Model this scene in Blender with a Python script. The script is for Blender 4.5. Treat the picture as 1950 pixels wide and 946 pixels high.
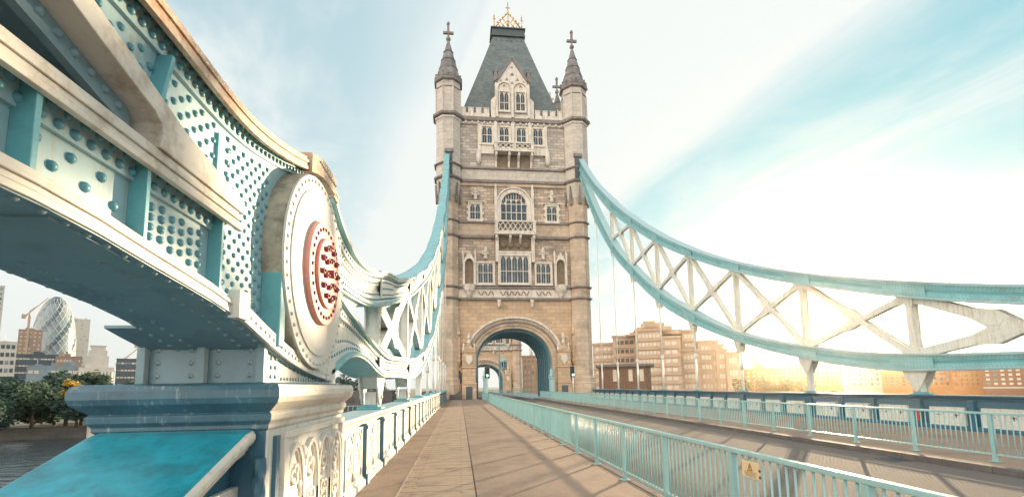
import bpy, bmesh, math, random
from mathutils import Vector, Matrix
R_ = math.radians
random.seed(7)
for o in list(bpy.data.objects): bpy.data.objects.remove(o)
scene = bpy.context.scene
COL = scene.collection

# ------------------------------------------------------------------ camera, world, sun, exposure
FPX, YAW, PITCH, ROLL, CY = 892.0, R_(6.43), R_(6.49), -0.0163, 633.0
EYE = 1.65
cam_d = bpy.data.cameras.new("camera"); cam = bpy.data.objects.new("camera", cam_d); COL.objects.link(cam)
fw = Vector((math.sin(YAW)*math.cos(PITCH), math.cos(YAW)*math.cos(PITCH), math.sin(PITCH)))
rt = Vector((math.cos(YAW), -math.sin(YAW), 0)); up = rt.cross(fw)
rt2 = rt*math.cos(ROLL)+up*math.sin(ROLL); up2 = up*math.cos(ROLL)-rt*math.sin(ROLL)
m3 = Matrix((rt2, up2, -fw)).transposed()
cam.matrix_world = Matrix.Translation((0, 0, EYE)) @ m3.to_4x4()
cam_d.sensor_width = 36; cam_d.lens = FPX/1950*36
cam_d.shift_y = (CY-473)/1950
cam_d.clip_start = 0.05; cam_d.clip_end = 6000
scene.camera = cam

SUN_AZ, SUN_EL = 40.5, 5.6
world = bpy.data.worlds.new("World"); scene.world = world; world.use_nodes = True
nt = world.node_tree; N = nt.nodes; L = nt.links
bg = N["Background"]; bg.inputs[1].default_value = 0.15
sky = N.new("ShaderNodeTexSky"); sky.sky_type = 'NISHITA'; sky.sun_disc = False
sky.sun_elevation = R_(SUN_EL); sky.sun_rotation = R_(SUN_AZ)
sky.air_density = 1.0; sky.dust_density = 0.6; sky.ozone_density = 1.5
tc = N.new("ShaderNodeTexCoord")
sep = N.new("ShaderNodeSeparateXYZ"); L.new(tc.outputs["Generated"], sep.inputs[0])
def mnode(op, a, b=None, c=None):
    n = N.new("ShaderNodeMath"); n.operation = op
    for i, v in enumerate((a, b, c)):
        if v is None: continue
        if isinstance(v, (int, float)): n.inputs[i].default_value = v
        else: L.new(v, n.inputs[i])
    return n.outputs[0]
zc = mnode('ADD', mnode('MAXIMUM', sep.outputs[2], 0.0), 0.12)
cx = mnode('DIVIDE', sep.outputs[0], zc); cy = mnode('DIVIDE', sep.outputs[1], zc)
cmb = N.new("ShaderNodeCombineXYZ"); L.new(cx, cmb.inputs[0]); L.new(cy, cmb.inputs[1])
CA = R_(-18)      # the cirrus lies in streets running this way
al = mnode('ADD', mnode('MULTIPLY', cx, math.sin(CA)), mnode('MULTIPLY', cy, math.cos(CA)))
ac = mnode('SUBTRACT', mnode('MULTIPLY', cx, math.cos(CA)), mnode('MULTIPLY', cy, math.sin(CA)))
def cnoise(su, sv, det, seed, dist=.3):
    q = N.new("ShaderNodeCombineXYZ"); L.new(mnode('MULTIPLY', al, su), q.inputs[0]); L.new(mnode('MULTIPLY', ac, sv), q.inputs[1]); q.inputs[2].default_value = seed
    nz = N.new("ShaderNodeTexNoise"); nz.inputs["Scale"].default_value = 1; nz.inputs["Detail"].default_value = det; nz.inputs["Roughness"].default_value = .58; nz.inputs["Distortion"].default_value = dist
    L.new(q.outputs[0], nz.inputs["Vector"]); return nz.outputs[0]
def sst(src, lo, hi, a=0.0, b=1.0):
    r = N.new("ShaderNodeMapRange"); r.interpolation_type = 'SMOOTHSTEP'
    for k_, v in zip((1, 2, 3, 4), (lo, hi, a, b)): r.inputs[k_].default_value = v
    L.new(src, r.inputs[0]); return r.outputs[0]
n1 = cnoise(.7, 1.3, 6, 2.0); n2 = cnoise(1.1, 7.0, 8, 7.0); n3 = cnoise(1.6, 2.6, 7, 4.2)
vv = mnode('ADD', ac, mnode('MULTIPLY', mnode('SUBTRACT', n1, .5), .32))
band1 = mnode('MULTIPLY', sst(vv, .05, .6), sst(mnode('ADD', vv, mnode('MULTIPLY', mnode('SUBTRACT', n2, .5), .35)), 1.0, 1.38, 1, 0))
band1 = mnode('MULTIPLY', band1, sst(n2, .30, .55, .70, 1.0))
band2 = mnode('MULTIPLY', mnode('MULTIPLY', sst(vv, 1.45, 1.62), sst(vv, 1.68, 1.95, 1, 0)), sst(n2, .36, .62, .10, .6))
soft_c = sst(n3, .42, .70, 0, .55)
cm = mnode('MAXIMUM', mnode('MAXIMUM', band1, band2), soft_c)
veil = mnode('MULTIPLY', mnode('POWER', mnode('SUBTRACT', 1.0, mnode('MAXIMUM', sep.outputs[2], 0.0)), 3.6), 0.95)
cm = mnode('MINIMUM', mnode('ADD', mnode('MULTIPLY', cm, 0.88), mnode('ADD', veil, sst(vv, .9, 1.35, .46, .0))), 1.0)
mix = N.new("ShaderNodeMix"); mix.data_type = 'RGBA'
L.new(cm, mix.inputs[0])
gain = N.new("ShaderNodeMix"); gain.data_type = 'RGBA'; gain.blend_type = 'MULTIPLY'; gain.inputs[0].default_value = 1
L.new(sky.outputs[0], gain.inputs[6]); gain.inputs[7].default_value = (0.75, 1.0, 1.05, 1)
# soft ceiling on the very bright sky around the low sun
def vnode(op, a, b):
    n = N.new("ShaderNodeVectorMath"); n.operation = op
    for i, v in enumerate((a, b)):
        if isinstance(v, tuple): n.inputs[i].default_value = v
        else: L.new(v, n.inputs[i])
    return n.outputs[0]
soft = vnode('MULTIPLY', vnode('DIVIDE', gain.outputs[2], vnode('ADD', vnode('MULTIPLY', gain.outputs[2], (.85, .85, .85)), (1, 1, 1))), (.60, 1.18, 1.27))
L.new(soft, mix.inputs[6])
# unseen clouds behind the camera: brightness and warmth added to light the tower front
dt = mnode('ADD', mnode('MULTIPLY', sep.outputs[0], -math.sin(R_(SUN_AZ))), mnode('MULTIPLY', sep.outputs[1], -math.cos(R_(SUN_AZ))))
dm = N.new("ShaderNodeMapRange"); dm.interpolation_type = 'SMOOTHSTEP'; dm.inputs[1].default_value = 0.05; dm.inputs[2].default_value = .9; L.new(dt, dm.inputs[0])
cc = N.new("ShaderNodeMix"); cc.data_type = 'RGBA'; L.new(dm.outputs[0], cc.inputs[0]); cc.inputs[6].default_value = (1.27, 1.34, 1.32, 1); cc.inputs[7].default_value = (5.2, 4.5, 3.8, 1)
L.new(cc.outputs[2], mix.inputs[7])
L.new(mix.outputs[2], bg.inputs[0])

sd = bpy.data.lights.new("sun", 'SUN'); sd.energy = 3.4; sd.angle = R_(0.9); sd.color = (1.0, 0.74, 0.46)
sun = bpy.data.objects.new("sun", sd); COL.objects.link(sun)
sdir = Vector((math.sin(R_(SUN_AZ))*math.cos(R_(SUN_EL)), math.cos(R_(SUN_AZ))*math.cos(R_(SUN_EL)), math.sin(R_(SUN_EL))))
sun.rotation_euler = (-sdir).to_track_quat('-Z', 'Y').to_euler(); sun.location = sdir*100

vs = scene.view_settings; vs.view_transform = 'Standard'; vs.look = 'None'; vs.gamma = 1; vs.exposure = 2.25
scene.render.resolution_x = 1024; scene.render.resolution_y = 496
scene.cycles.max_bounces = 5; scene.cycles.diffuse_bounces = 3; scene.cycles.volume_bounces = 0

# ------------------------------------------------------------------ materials
MATS = {}
def mat(name, col, rough=0.6, metal=0.0, var=0.18, scale=2.0, dirt=None, dirt_amt=0.0, dirt_scale=3.0, bump=0.0, brick=None, streak=False, emit=None, spec=0.5, noise_stretch=None):
    m = bpy.data.materials.new(name); m.use_nodes = True; t = m.node_tree; n = t.nodes; l = t.links
    b = n["Principled BSDF"]; b.inputs["Roughness"].default_value = rough; b.inputs["Metallic"].default_value = metal
    b.inputs["Specular IOR Level"].default_value = spec
    co = n.new("ShaderNodeTexCoord").outputs["Object"]
    nz = n.new("ShaderNodeTexNoise"); nz.inputs["Scale"].default_value = scale; nz.inputs["Detail"].default_value = 6; nz.inputs["Roughness"].default_value = .65
    if noise_stretch:
        mp = n.new("ShaderNodeMapping"); mp.inputs["Scale"].default_value = noise_stretch; l.new(co, mp.inputs[0]); l.new(mp.outputs[0], nz.inputs["Vector"])
    else: l.new(co, nz.inputs["Vector"])
    def mixn(fac, a, bb, bt='MIX'):
        x = n.new("ShaderNodeMix"); x.data_type = 'RGBA'; x.blend_type = bt
        for i, v in ((0, fac), (6, a), (7, bb)):
            if isinstance(v, (int, float)): x.inputs[i].default_value = v
            elif isinstance(v, tuple): x.inputs[i].default_value = v if len(v) == 4 else (*v, 1)
            else: l.new(v, x.inputs[i])
        return x.outputs[2]
    def rng(src, lo, hi, a=0.0, bb=1.0):
        r = n.new("ShaderNodeMapRange"); r.inputs[1].default_value = lo; r.inputs[2].default_value = hi
        r.inputs[3].default_value = a; r.inputs[4].default_value = bb; l.new(src, r.inputs[0]); return r.outputs[0]
    lo = tuple(c*(1-var) for c in col); hi = tuple(min(1, c*(1+var)) for c in col)
    c = mixn(rng(nz.outputs[0], .3, .7), lo, hi)
    hsrc = nz.outputs[0]
    if brick:
        bw, bh, mcol, mort, bvar = brick
        sp = n.new("ShaderNodeSeparateXYZ"); l.new(co, sp.inputs[0])
        ad = n.new("ShaderNodeMath"); ad.operation = 'ADD'; l.new(sp.outputs[0], ad.inputs[0]); l.new(sp.outputs[1], ad.inputs[1])
        cb = n.new("ShaderNodeCombineXYZ"); l.new(ad.outputs[0], cb.inputs[0]); l.new(sp.outputs[2], cb.inputs[1])
        bt = n.new("ShaderNodeTexBrick"); bt.inputs["Scale"].default_value = 1; bt.inputs["Mortar Size"].default_value = mort
        bt.inputs["Brick Width"].default_value = bw; bt.inputs["Row Height"].default_value = bh; bt.inputs["Mortar Smooth"].default_value = .1
        bt.inputs["Color1"].default_value = (1-bvar, 1-bvar, 1-bvar, 1); bt.inputs["Color2"].default_value = (1+bvar, 1+bvar*.8, 1+bvar*.6, 1); bt.inputs["Mortar"].default_value = (*mcol, 1)
        l.new(cb.outputs[0], bt.inputs["Vector"])
        c = mixn(1.0, c, bt.outputs["Color"], 'MULTIPLY'); 
    if dirt:
        n2 = n.new("ShaderNodeTexNoise"); n2.inputs["Scale"].default_value = dirt_scale; n2.inputs["Detail"].default_value = 8; n2.inputs["Roughness"].default_value = .75
        if streak:
            mp = n.new("ShaderNodeMapping"); mp.inputs["Scale"].default_value = (3, 3, .35); l.new(co, mp.inputs[0]); l.new(mp.outputs[0], n2.inputs["Vector"])
        else: l.new(co, n2.inputs["Vector"])
        c = mixn(rng(n2.outputs[0], .62-dirt_amt*.35, .80-dirt_amt*.2, 0, .85), c, dirt)
    l.new(c, b.inputs["Base Color"])
    if bump:
        bp = n.new("ShaderNodeBump"); bp.inputs["Strength"].default_value = bump; bp.inputs["Distance"].default_value = 0.03
        l.new(bt.outputs["Fac"] if brick else hsrc, bp.inputs["Height"])
        if brick: bp.invert = True
        l.new(bp.outputs[0], b.inputs["Normal"])
    if emit:
        b.inputs["Emission Color"].default_value = (*emit[0], 1); b.inputs["Emission Strength"].default_value = emit[1]
    MATS[name] = m; return m
mat("rivet_shade", (.10, .29, .36), .4, var=.15, scale=6)  # darker than the plates: shaded side of each rivet head put into colour
mat("portal_paint", (.06, .20, .27), .45, var=.2)
mat("rivet_dull", (.38, .38, .34), .5, var=.15, scale=6)
mat("leaf_mid", (.05, .09, .055), .95, var=.4, scale=1.0)
mat("chain_sunlit", (.66, .67, .62), .5, dirt=(.50, .44, .34), dirt_amt=.10, dirt_scale=.9, var=.05)  # west chain only: sunlight on its face put into the colour
RUST = (.30, .13, .05)
mat("white_paint", (.66, .68, .64), .5, dirt=(.34, .27, .19), dirt_amt=.34, dirt_scale=3.5, streak=True, var=.08)
mat("cream_edge", (.62, .60, .54), .5, dirt=(.28, .18, .11), dirt_amt=.34, dirt_scale=5, var=.12)
mat("rusty_edge", (.56, .50, .41), .6, dirt=RUST, dirt_amt=.75, dirt_scale=9, var=.15)
mat("pale_blue_paint", (.34, .52, .57), .5, dirt=(.36, .30, .22), dirt_amt=.30, dirt_scale=5, streak=True, var=.10)
mat("teal_paint", (.13, .40, .46), .45, dirt=(.09, .19, .22), dirt_amt=.32, dirt_scale=4, var=.12)
mat("rail_paint", (.30, .52, .54), .4, dirt=(.12, .22, .22), dirt_amt=.10, dirt_scale=6, var=.10)
mat("chain_paint", (.23, .50, .54), .45, dirt=(.20, .27, .26), dirt_amt=.36, dirt_scale=1.6, var=.12)
mat("blue_paint", (.04, .13, .20), .45, dirt=(.25, .34, .36), dirt_amt=.15, dirt_scale=6, streak=True, var=.15)
mat("under_paint", (.20, .32, .37), .5, dirt=(.04, .11, .15), dirt_amt=.3, dirt_scale=2, var=.2)
mat("coping_teal", (.02, .30, .40), .28, dirt=(.05, .14, .18), dirt_amt=.34, dirt_scale=8, var=.35, scale=5, bump=.06)
mat("cap_blue", (.05, .135, .19), .4, dirt=(.50, .56, .54), dirt_amt=.16, dirt_scale=7, streak=True, var=.25, scale=4)
mat("stained_rim", (.42, .37, .30), .6, dirt=(.12, .10, .09), dirt_amt=.50, dirt_scale=9, var=.3, scale=6, bump=.1)
mat("cover_white", (.60, .61, .58), .45, dirt=(.42, .33, .22), dirt_amt=.18, dirt_scale=4, streak=True, var=.05)
mat("red_paint", (.66, .29, .24), .5, dirt=(.35, .14, .12), dirt_amt=.2, dirt_scale=8, var=.15)
mat("dark_red", (.22, .035, .06), .45, var=.25)
mat("tracery", (.70, .66, .60), .5, dirt=(.45, .28, .17), dirt_amt=.30, dirt_scale=9, var=.08)
STONE_B = (1.0, .42, (.55, .49, .44), .03, .30)
mat("granite", (.53, .445, .375), .8, dirt=(.15, .12, .10), dirt_amt=.35, dirt_scale=.45, brick=STONE_B, var=.25, scale=.5, bump=.5)
mat("granite_grey", (.52, .485, .445), .8, dirt=(.20, .18, .165), dirt_amt=.35, dirt_scale=.5, brick=STONE_B, var=.25, scale=.5, bump=.5)
mat("ashlar", (.56, .45, .35), .8, dirt=(.20, .165, .14), dirt_amt=.35, dirt_scale=.5, brick=(1.3, .62, (.70, .64, .58), .02, .08), var=.2, scale=.6, bump=.25)
mat("turret_stone", (.62, .57, .51), .8, dirt=(.16, .145, .13), dirt_amt=.40, dirt_scale=.6, brick=(1.1, .55, (.72, .68, .62), .02, .08), var=.22, scale=.6, bump=.25)
mat("portland", (.73, .67, .59), .75, dirt=(.26, .22, .19), dirt_amt=.34, dirt_scale=1.2, var=.15, scale=1.5, streak=True)
mat("dark_band", (.24, .21, .20), .8, var=.3, scale=2, dirt=(.3, .26, .22), dirt_amt=.2, dirt_scale=2)
mat("warm_stone", (.58, .43, .30), .8, dirt=(.20, .15, .11), dirt_amt=.3, dirt_scale=.6, brick=(1.2, .5, (.66, .60, .54), .02, .14), var=.2, scale=.6, bump=.25)
mat("slate", (.15, .19, .20), .6, brick=(.45, .3, (.7, .7, .7), .03, .15), var=.25, scale=1, dirt=(.20, .22, .20), dirt_amt=.2, dirt_scale=.7)
mat("lead", (.07, .10, .115), .6, var=.2)
mat("gilding", (.62, .42, .20), .35, metal=.5, var=.1)
mat("window_glass", (.05, .085, .115), .2, var=.5, spec=.25, scale=1.5)
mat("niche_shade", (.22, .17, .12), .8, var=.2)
mat("asphalt", (.17, .155, .145), .95, spec=.15, var=.30, scale=60, dirt=(.17, .155, .14), dirt_amt=.35, dirt_scale=.8, bump=.35)
mat("footway_tar", (.36, .27, .215), .95, spec=.15, var=.14, scale=30, dirt=(.20, .15, .125), dirt_amt=.45, dirt_scale=.8, bump=.3)
mat("footway_slab", (.42, .32, .25), .9, spec=.2, var=.14, scale=14, dirt=(.17, .12, .095), dirt_amt=.3, dirt_scale=1.6, bump=.15, noise_stretch=(.5, 3, 1))
mat("joint_dark", (.085, .07, .065), .9, var=.2)
mat("joint_pale", (.42, .33, .26), .9, var=.2)
mat("kerb_stone", (.13, .12, .12), .8, var=.25, scale=5)
mat("steel_dark", (.06, .07, .08), .4, metal=.4, var=.2)
mat("black_plastic", (.02, .025, .03), .4, var=.2)
mat("sign_face", (.75, .60, .38), .5, var=.06)
mat("sign_yellow", (.80, .52, .05), .5, var=.05)
mat("ink", (.03, .03, .03), .6, var=.1)
mat("green_lens", (.1, .8, .5), .3, emit=((.15, 1, .65), 2.2), var=.02)
mat("dark_lens", (.03, .03, .035), .2, var=.02)
mat("red_marker", (.65, .05, .03), .5, var=.1)
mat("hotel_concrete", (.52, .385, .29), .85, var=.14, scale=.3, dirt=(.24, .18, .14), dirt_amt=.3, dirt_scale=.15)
mat("pub_brown", (.20, .12, .085), .8, var=.2, scale=1)
mat("brick_orange", (.46, .19, .06), .85, var=.15, scale=.4, brick=(1.2, .4, (1.25, 1.2, 1.15), .04, .12))
mat("brick_brown", (.23, .11, .075), .85, var=.15, scale=.4, brick=(1.2, .4, (1.25, 1.2, 1.15), .04, .12))
mat("render_white", (.62, .58, .52), .8, var=.1, scale=.3)
mat("pale_tower", (.56, .54, .50), .8, var=.08, scale=.2)
mat("glass_blue", (.04, .09, .13), .12, var=.3, scale=.15, spec=.8)
mat("glass_pale", (.20, .27, .31), .25, var=.3, scale=.2, spec=.7)
mat("glass_dark", (.05, .08, .11), .15, var=.3, scale=.2)
mat("window_light", (.62, .58, .50), .25, var=.15, scale=.4)
mat("frame_white", (.7, .7, .68), .5, var=.05)
mat("brown_tower", (.33, .24, .20), .8, var=.2, scale=.3)
mat("roof_grey", (.16, .17, .18), .8, var=.2, scale=.4)
mat("crane_paint", (.45, .36, .28), .6, var=.1)
mat("bark", (.09, .065, .045), .9, var=.3, scale=2)
mat("leaf_dark", (.035, .075, .06), .95, var=.4, scale=1.0)
mat("leaf_yellow", (.42, .28, .04), .6, var=.3, scale=1.2)
mat("leaf_warm", (.12, .10, .03), .6, var=.4, scale=1.2)
mat("ground_far", (.12, .12, .10), .9, var=.2, scale=.02)
mat("quay_stone", (.12, .12, .12), .85, var=.3, scale=.3, brick=(2.5, .8, (.6, .6, .6), .03, .15), dirt=(.05, .06, .05), dirt_amt=.3, dirt_scale=.3)
# water
wm = bpy.data.materials.new("river_water"); wm.use_nodes = True; t = wm.node_tree; n = t.nodes; l = t.links; b = n["Principled BSDF"]
b.inputs["Base Color"].default_value = (.05, .08, .10, 1); b.inputs["Roughness"].default_value = .12; b.inputs["Specular IOR Level"].default_value = .6
wn = n.new("ShaderNodeTexNoise"); wn.inputs["Scale"].default_value = .5; wn.inputs["Detail"].default_value = 6
wt = n.new("ShaderNodeTexCoord"); mp = n.new("ShaderNodeMapping"); mp.inputs["Rotation"].default_value = (0, 0, R_(35)); mp.inputs["Scale"].default_value = (.35, 1.2, 1)
l.new(wt.outputs["Object"], mp.inputs[0]); l.new(mp.outputs[0], wn.inputs["Vector"])
bp = n.new("ShaderNodeBump"); bp.inputs["Strength"].default_value = .55; bp.inputs["Distance"].default_value = .6; l.new(wn.outputs[0], bp.inputs["Height"]); l.new(bp.outputs[0], b.inputs["Normal"])
MATS["river_water"] = wm

# ------------------------------------------------------------------ mesh helpers
class MB:
    def __init__(s): s.v = []; s.f = []; s.sm = []
    def add(s, vs, fs, smooth=False):
        k = len(s.v); s.v += [tuple(p) for p in vs]; s.f += [tuple(i+k for i in f) for f in fs]; s.sm += [smooth]*len(fs); return s
    def box(s, x0, x1, y0, y1, z0, z1):
        x0, x1 = sorted((x0, x1)); y0, y1 = sorted((y0, y1)); z0, z1 = sorted((z0, z1))
        return s.add([(x0,y0,z0),(x1,y0,z0),(x1,y1,z0),(x0,y1,z0),(x0,y0,z1),(x1,y0,z1),(x1,y1,z1),(x0,y1,z1)],
                     [(0,3,2,1),(4,5,6,7),(0,1,5,4),(1,2,6,5),(2,3,7,6),(3,0,4,7)])
    def _pr(s, pts, f0, f1):
        a = sum(pts[i][0]*pts[(i+1) % len(pts)][1]-pts[(i+1) % len(pts)][0]*pts[i][1] for i in range(len(pts)))
        if a < 0: pts = pts[::-1]
        n = len(pts); vs = [f0(p) for p in pts]+[f1(p) for p in pts]
        return s.add(vs, [tuple(range(n))[::-1], tuple(range(n, 2*n))]+[(i, (i+1) % n, n+(i+1) % n, n+i) for i in range(n)])
    def prX(s, pts, x0, x1):   # pts (y,z)
        x0, x1 = sorted((x0, x1)); return s._pr(pts, lambda p: (x0, p[0], p[1]), lambda p: (x1, p[0], p[1]))
    def prY(s, pts, y0, y1):   # pts (x,z)
        y0, y1 = sorted((y0, y1)); return s._pr(pts, lambda p: (p[0], y1, p[1]), lambda p: (p[0], y0, p[1]))
    def prZ(s, pts, z0, z1):
        z0, z1 = sorted((z0, z1)); return s._pr(pts, lambda p: (p[0], p[1], z0), lambda p: (p[0], p[1], z1))
    def lathe(s, prof, n, c=(0,0,0), ph=0.0, smooth=False, cap=True):
        vs = []; fs = []
        for r, z in prof:
            for i in range(n):
                a = ph+2*math.pi*i/n; vs.append((c[0]+r*math.cos(a), c[1]+r*math.sin(a), c[2]+z))
        for j in range(len(prof)-1):
            for i in range(n): fs.append((j*n+i, j*n+(i+1) % n, (j+1)*n+(i+1) % n, (j+1)*n+i))
        if cap:
            fs.append(tuple(range(n))[::-1]); k = (len(prof)-1)*n; fs.append(tuple(range(k, k+n)))
        return s.add(vs, fs, smooth)
    def tube(s, p0, p1, r0, r1=None, n=8, smooth=True):
        r1 = r0 if r1 is None else r1; p0 = Vector(p0); p1 = Vector(p1); d = (p1-p0).normalized()
        a = d.orthogonal().normalized(); b = d.cross(a)
        vs = [p0+(a*math.cos(2*math.pi*i/n)+b*math.sin(2*math.pi*i/n))*r0 for i in range(n)]+[p1+(a*math.cos(2*math.pi*i/n)+b*math.sin(2*math.pi*i/n))*r1 for i in range(n)]
        s.add(vs, [(i, (i+1) % n, n+(i+1) % n, n+i) for i in range(n)], smooth)
        return s.add([], []) if False else s._caps(n)
    def _caps(s, n):
        k = len(s.v)-2*n; s.f += [tuple(range(k, k+n))[::-1], tuple(range(k+n, k+2*n))]; s.sm += [False, False]; return s
    def discX(s, c, r, x0, x1, n=48, smooth=False):   # cylinder with axis X
        pts = [(c[0]+r*math.cos(2*math.pi*i/n), c[1]+r*math.sin(2*math.pi*i/n)) for i in range(n)]
        return s.prX(pts, x0, x1)
    def dome(s, c, ax, r, h=None, n=8):     # rivet head on a surface whose normal is ax
        h = r*.75 if h is None else h; ax = Vector(ax).normalized(); a = ax.orthogonal().normalized(); b = ax.cross(a); c = Vector(c)
        vs = []; fs = []
        rings = ((1, 0), (.88, .5), (.5, .87)) if n > 6 else ((1, 0), (.7, .75))
        for rr, hh in rings:
            for i in range(n):
                t = 2*math.pi*i/n; vs.append(c+(a*math.cos(t)+b*math.sin(t))*r*rr+ax*h*hh)
        vs.append(c+ax*h); m = len(rings)
        for j in range(m-1):
            for i in range(n): fs.append((j*n+i, j*n+(i+1) % n, (j+1)*n+(i+1) % n, (j+1)*n+i))
        for i in range(n): fs.append(((m-1)*n+i, (m-1)*n+(i+1) % n, m*n))
        return s.add(vs, fs, True)
    def sweep(s, st):     # list of stations, each a list of (x,y,z) loop points (same count)
        n = len(st[0]); vs = [p for q in st for p in q]; fs = []
        for j in range(len(st)-1):
            for i in range(n): fs.append((j*n+i, j*n+(i+1) % n, (j+1)*n+(i+1) % n, (j+1)*n+i))
        fs.append(tuple(range(n))[::-1]); k = (len(st)-1)*n; fs.append(tuple(range(k, k+n)))
        return s.add(vs, fs)
    def build(s, name, material, parent=None, bevel=0, extra=None, segs=2, front=None, fs=1, emat=None):
        me = bpy.data.meshes.new(name); me.from_pydata(s.v, [], s.f)
        me.polygons.foreach_set("use_smooth", s.sm); me.update()
        bm = bmesh.new(); bm.from_mesh(me)
        bmesh.ops.recalc_face_normals(bm, faces=bm.faces)
        if bevel:
            es = [e for e in bm.edges if len(e.link_faces) == 2 and e.calc_face_angle(0) > .6]
            bmesh.ops.bevel(bm, geom=es, offset=bevel, segments=segs, affect='EDGES', profile=.5, clamp_overlap=True)
        bm.to_mesh(me); bm.free()
        if extra is not None and extra.v:
            me2 = bpy.data.meshes.new("x"); me2.from_pydata(extra.v, [], extra.f); me2.polygons.foreach_set("use_smooth", extra.sm)
            n0_ = len(me.polygons)
            bm = bmesh.new(); bm.from_mesh(me); bm.from_mesh(me2); bm.to_mesh(me); bm.free(); bpy.data.meshes.remove(me2)
        me.materials.append(MATS[material])
        if front:       # sunlight put into the colour: faces towards the sun get the lighter material
            me.materials.append(MATS[front])
            for p_ in me.polygons:
                if p_.normal.x*fs > .45: p_.material_index = 1
        if emat and extra is not None and extra.v:
            me.materials.append(MATS[emat]); k_ = len(me.materials)-1
            for p_ in list(me.polygons)[n0_:]: p_.material_index = k_
        o = bpy.data.objects.new(name, me); COL.objects.link(o)
        if parent is not None: attach(o, parent)
        return o
LOC = {}
def attach(o, parent):
    o.parent = parent; w = LOC.get(parent.name)
    if w is not None: o.matrix_parent_inverse = w.inverted()
def thing(name, label, cat, loc=(0,0,0), group=None, rz=0.0):
    o = bpy.data.objects.new(name, None); COL.objects.link(o); o.location = loc; o.rotation_euler.z = rz; o.empty_display_size = .3
    LOC[o.name] = Matrix.Translation(loc)         # parts are modelled in world space round this base
    o["label"] = label; o["category"] = cat
    if group: o["group"] = group
    return o
def tag(o, label, cat, group=None):
    o["label"] = label; o["category"] = cat
    if group: o["group"] = group
    return o
def struct(o, kind="structure"): o["kind"] = kind; return o
def dup(root, loc, label=None, group=None, parent=None):
    r = root.copy(); COL.objects.link(r)
    if loc is not None: r.location = loc
    if parent is not None: r.parent = parent; r.matrix_parent_inverse = root.matrix_parent_inverse.copy()
    if label: r["label"] = label
    if group: r["group"] = group
    for ch in root.children: 
        dup(ch, None, parent=r)
    return r
def curve(pts):
    # monotone-ish cubic interpolation through (y, z)
    n = len(pts); xs = [p[0] for p in pts]; zs = [p[1] for p in pts]
    d = [(zs[i+1]-zs[i])/(xs[i+1]-xs[i]) for i in range(n-1)]
    m = [d[0]]+[(d[i-1]+d[i])/2 for i in range(1, n-1)]+[d[-1]]
    def f(x):
        if x <= xs[0]: return zs[0]+(x-xs[0])*m[0]
        if x >= xs[-1]: return zs[-1]+(x-xs[-1])*m[-1]
        i = max(k for k in range(n-1) if xs[k] <= x); h = xs[i+1]-xs[i]; t = (x-xs[i])/h
        return (2*t**3-3*t*t+1)*zs[i]+(t**3-2*t*t+t)*h*m[i]+(-2*t**3+3*t*t)*zs[i+1]+(t**3-t*t)*h*m[i+1]
    return f
def arcpts(cx, cz, a, b, t0, t1, n, p=2.0):
    out = []
    for i in range(n+1):
        t = R_(t0+(t1-t0)*i/n); c, s_ = math.cos(t), math.sin(t)
        out.append((cx+a*math.copysign(abs(c)**(2/p), c), cz+b*math.copysign(abs(s_)**(2/p), s_)))
    return out

# ------------------------------------------------------------------ setting: ground, river, deck
DECK_Y0, DECK_Y1 = -14.0, 330.0
WZ = -9.0
struct(MB().box(-3000, 3000, -1500, 5000, WZ-4, WZ-3).build("ground", "ground_far"))
struct(MB().add([(-3000,-1500,WZ),(3000,-1500,WZ),(3000,5000,WZ),(-3000,5000,WZ)], [(0,1,2,3)]).build("river", "river_water"))
deck = MB().box(-2.6, 18.3, DECK_Y0, DECK_Y1, -1.6, -.30); struct(deck.build("bridge_deck", "under_paint"))
struct(MB().box(2.98, 9.9, DECK_Y0, DECK_Y1, -.30, -.12).build("road", "asphalt"))
struct(MB().box(-1.9, -.99, DECK_Y0, 62.2, -.30, 0).build("footway_margin", "footway_tar"))
struct(MB().box(.26, 2.86, DECK_Y0, 62.2, -.30, 0).build("footway", "footway_tar"))
sl = MB()
y = DECK_Y0
while y < 62:
    h = .42; sl.box(-.96, .235, y+.012, y+h-.012, -.30, .001+random.uniform(-.0015, .0015)); y += h
struct(sl.build("footway_slabs", "footway_slab"))
j = MB().box(-.99, -.96, DECK_Y0, 62, -.3, .0045); struct(j.build("footway_edge_line", "joint_pale"))
j = MB().box(.235, .26, DECK_Y0, 62, -.3, -.004); struct(j.build("footway_joint", "joint_dark"))
j = MB().box(-.96, .235, DECK_Y0, 62, -.3, -.009); struct(j.build("footway_bed", "joint_dark"))
kb = MB()
y = DECK_Y0
while y < 62: kb.box(2.86, 2.98, y+.004, y+.91, -.30, .012); y += .915
struct(kb.build("kerb", "kerb_stone", bevel=.012))
kb = MB(); y = DECK_Y0
while y < 62: kb.box(9.9, 10.06, y+.004, y+.91, -.30, .012); y += .915
struct(kb.build("kerb", "kerb_stone", bevel=.012))
struct(MB().prY([(10.06,-.3),(17.35,-.3),(17.35,-.12),(10.06,0)], DECK_Y0, 62.2).build("footway_east", "footway_tar"))
bl = MB()
for k in range(60):
    for xx in (-.75, .02): bl.dome((xx, 2.0+.42*k+.21, .001), (0,0,1), .016, .006, 6)
struct(bl.build("footway_studs", "joint_dark"))

for y_ in (9.5, 24.0, 39.0):
    g_ = MB().box(9.40, 9.86, y_, y_+.45, -.121, -.112)
    for q in range(6): g_.box(9.44+q*.07, 9.47+q*.07, y_+.04, y_+.41, -.112, -.108)
    tag(g_.build("drain_grating", "steel_dark"), {9.5: "nearest iron drain grating in the gutter of the road", 24.0: "second iron drain grating farther along the gutter", 39.0: "farthest iron drain grating towards the tower"}[y_], "drain", "gutter gratings")
struct(MB().box(4.2, 6.4, 18.5, 26.0, -.121, -.1165).build("road_patch", "footway_tar"))
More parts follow.
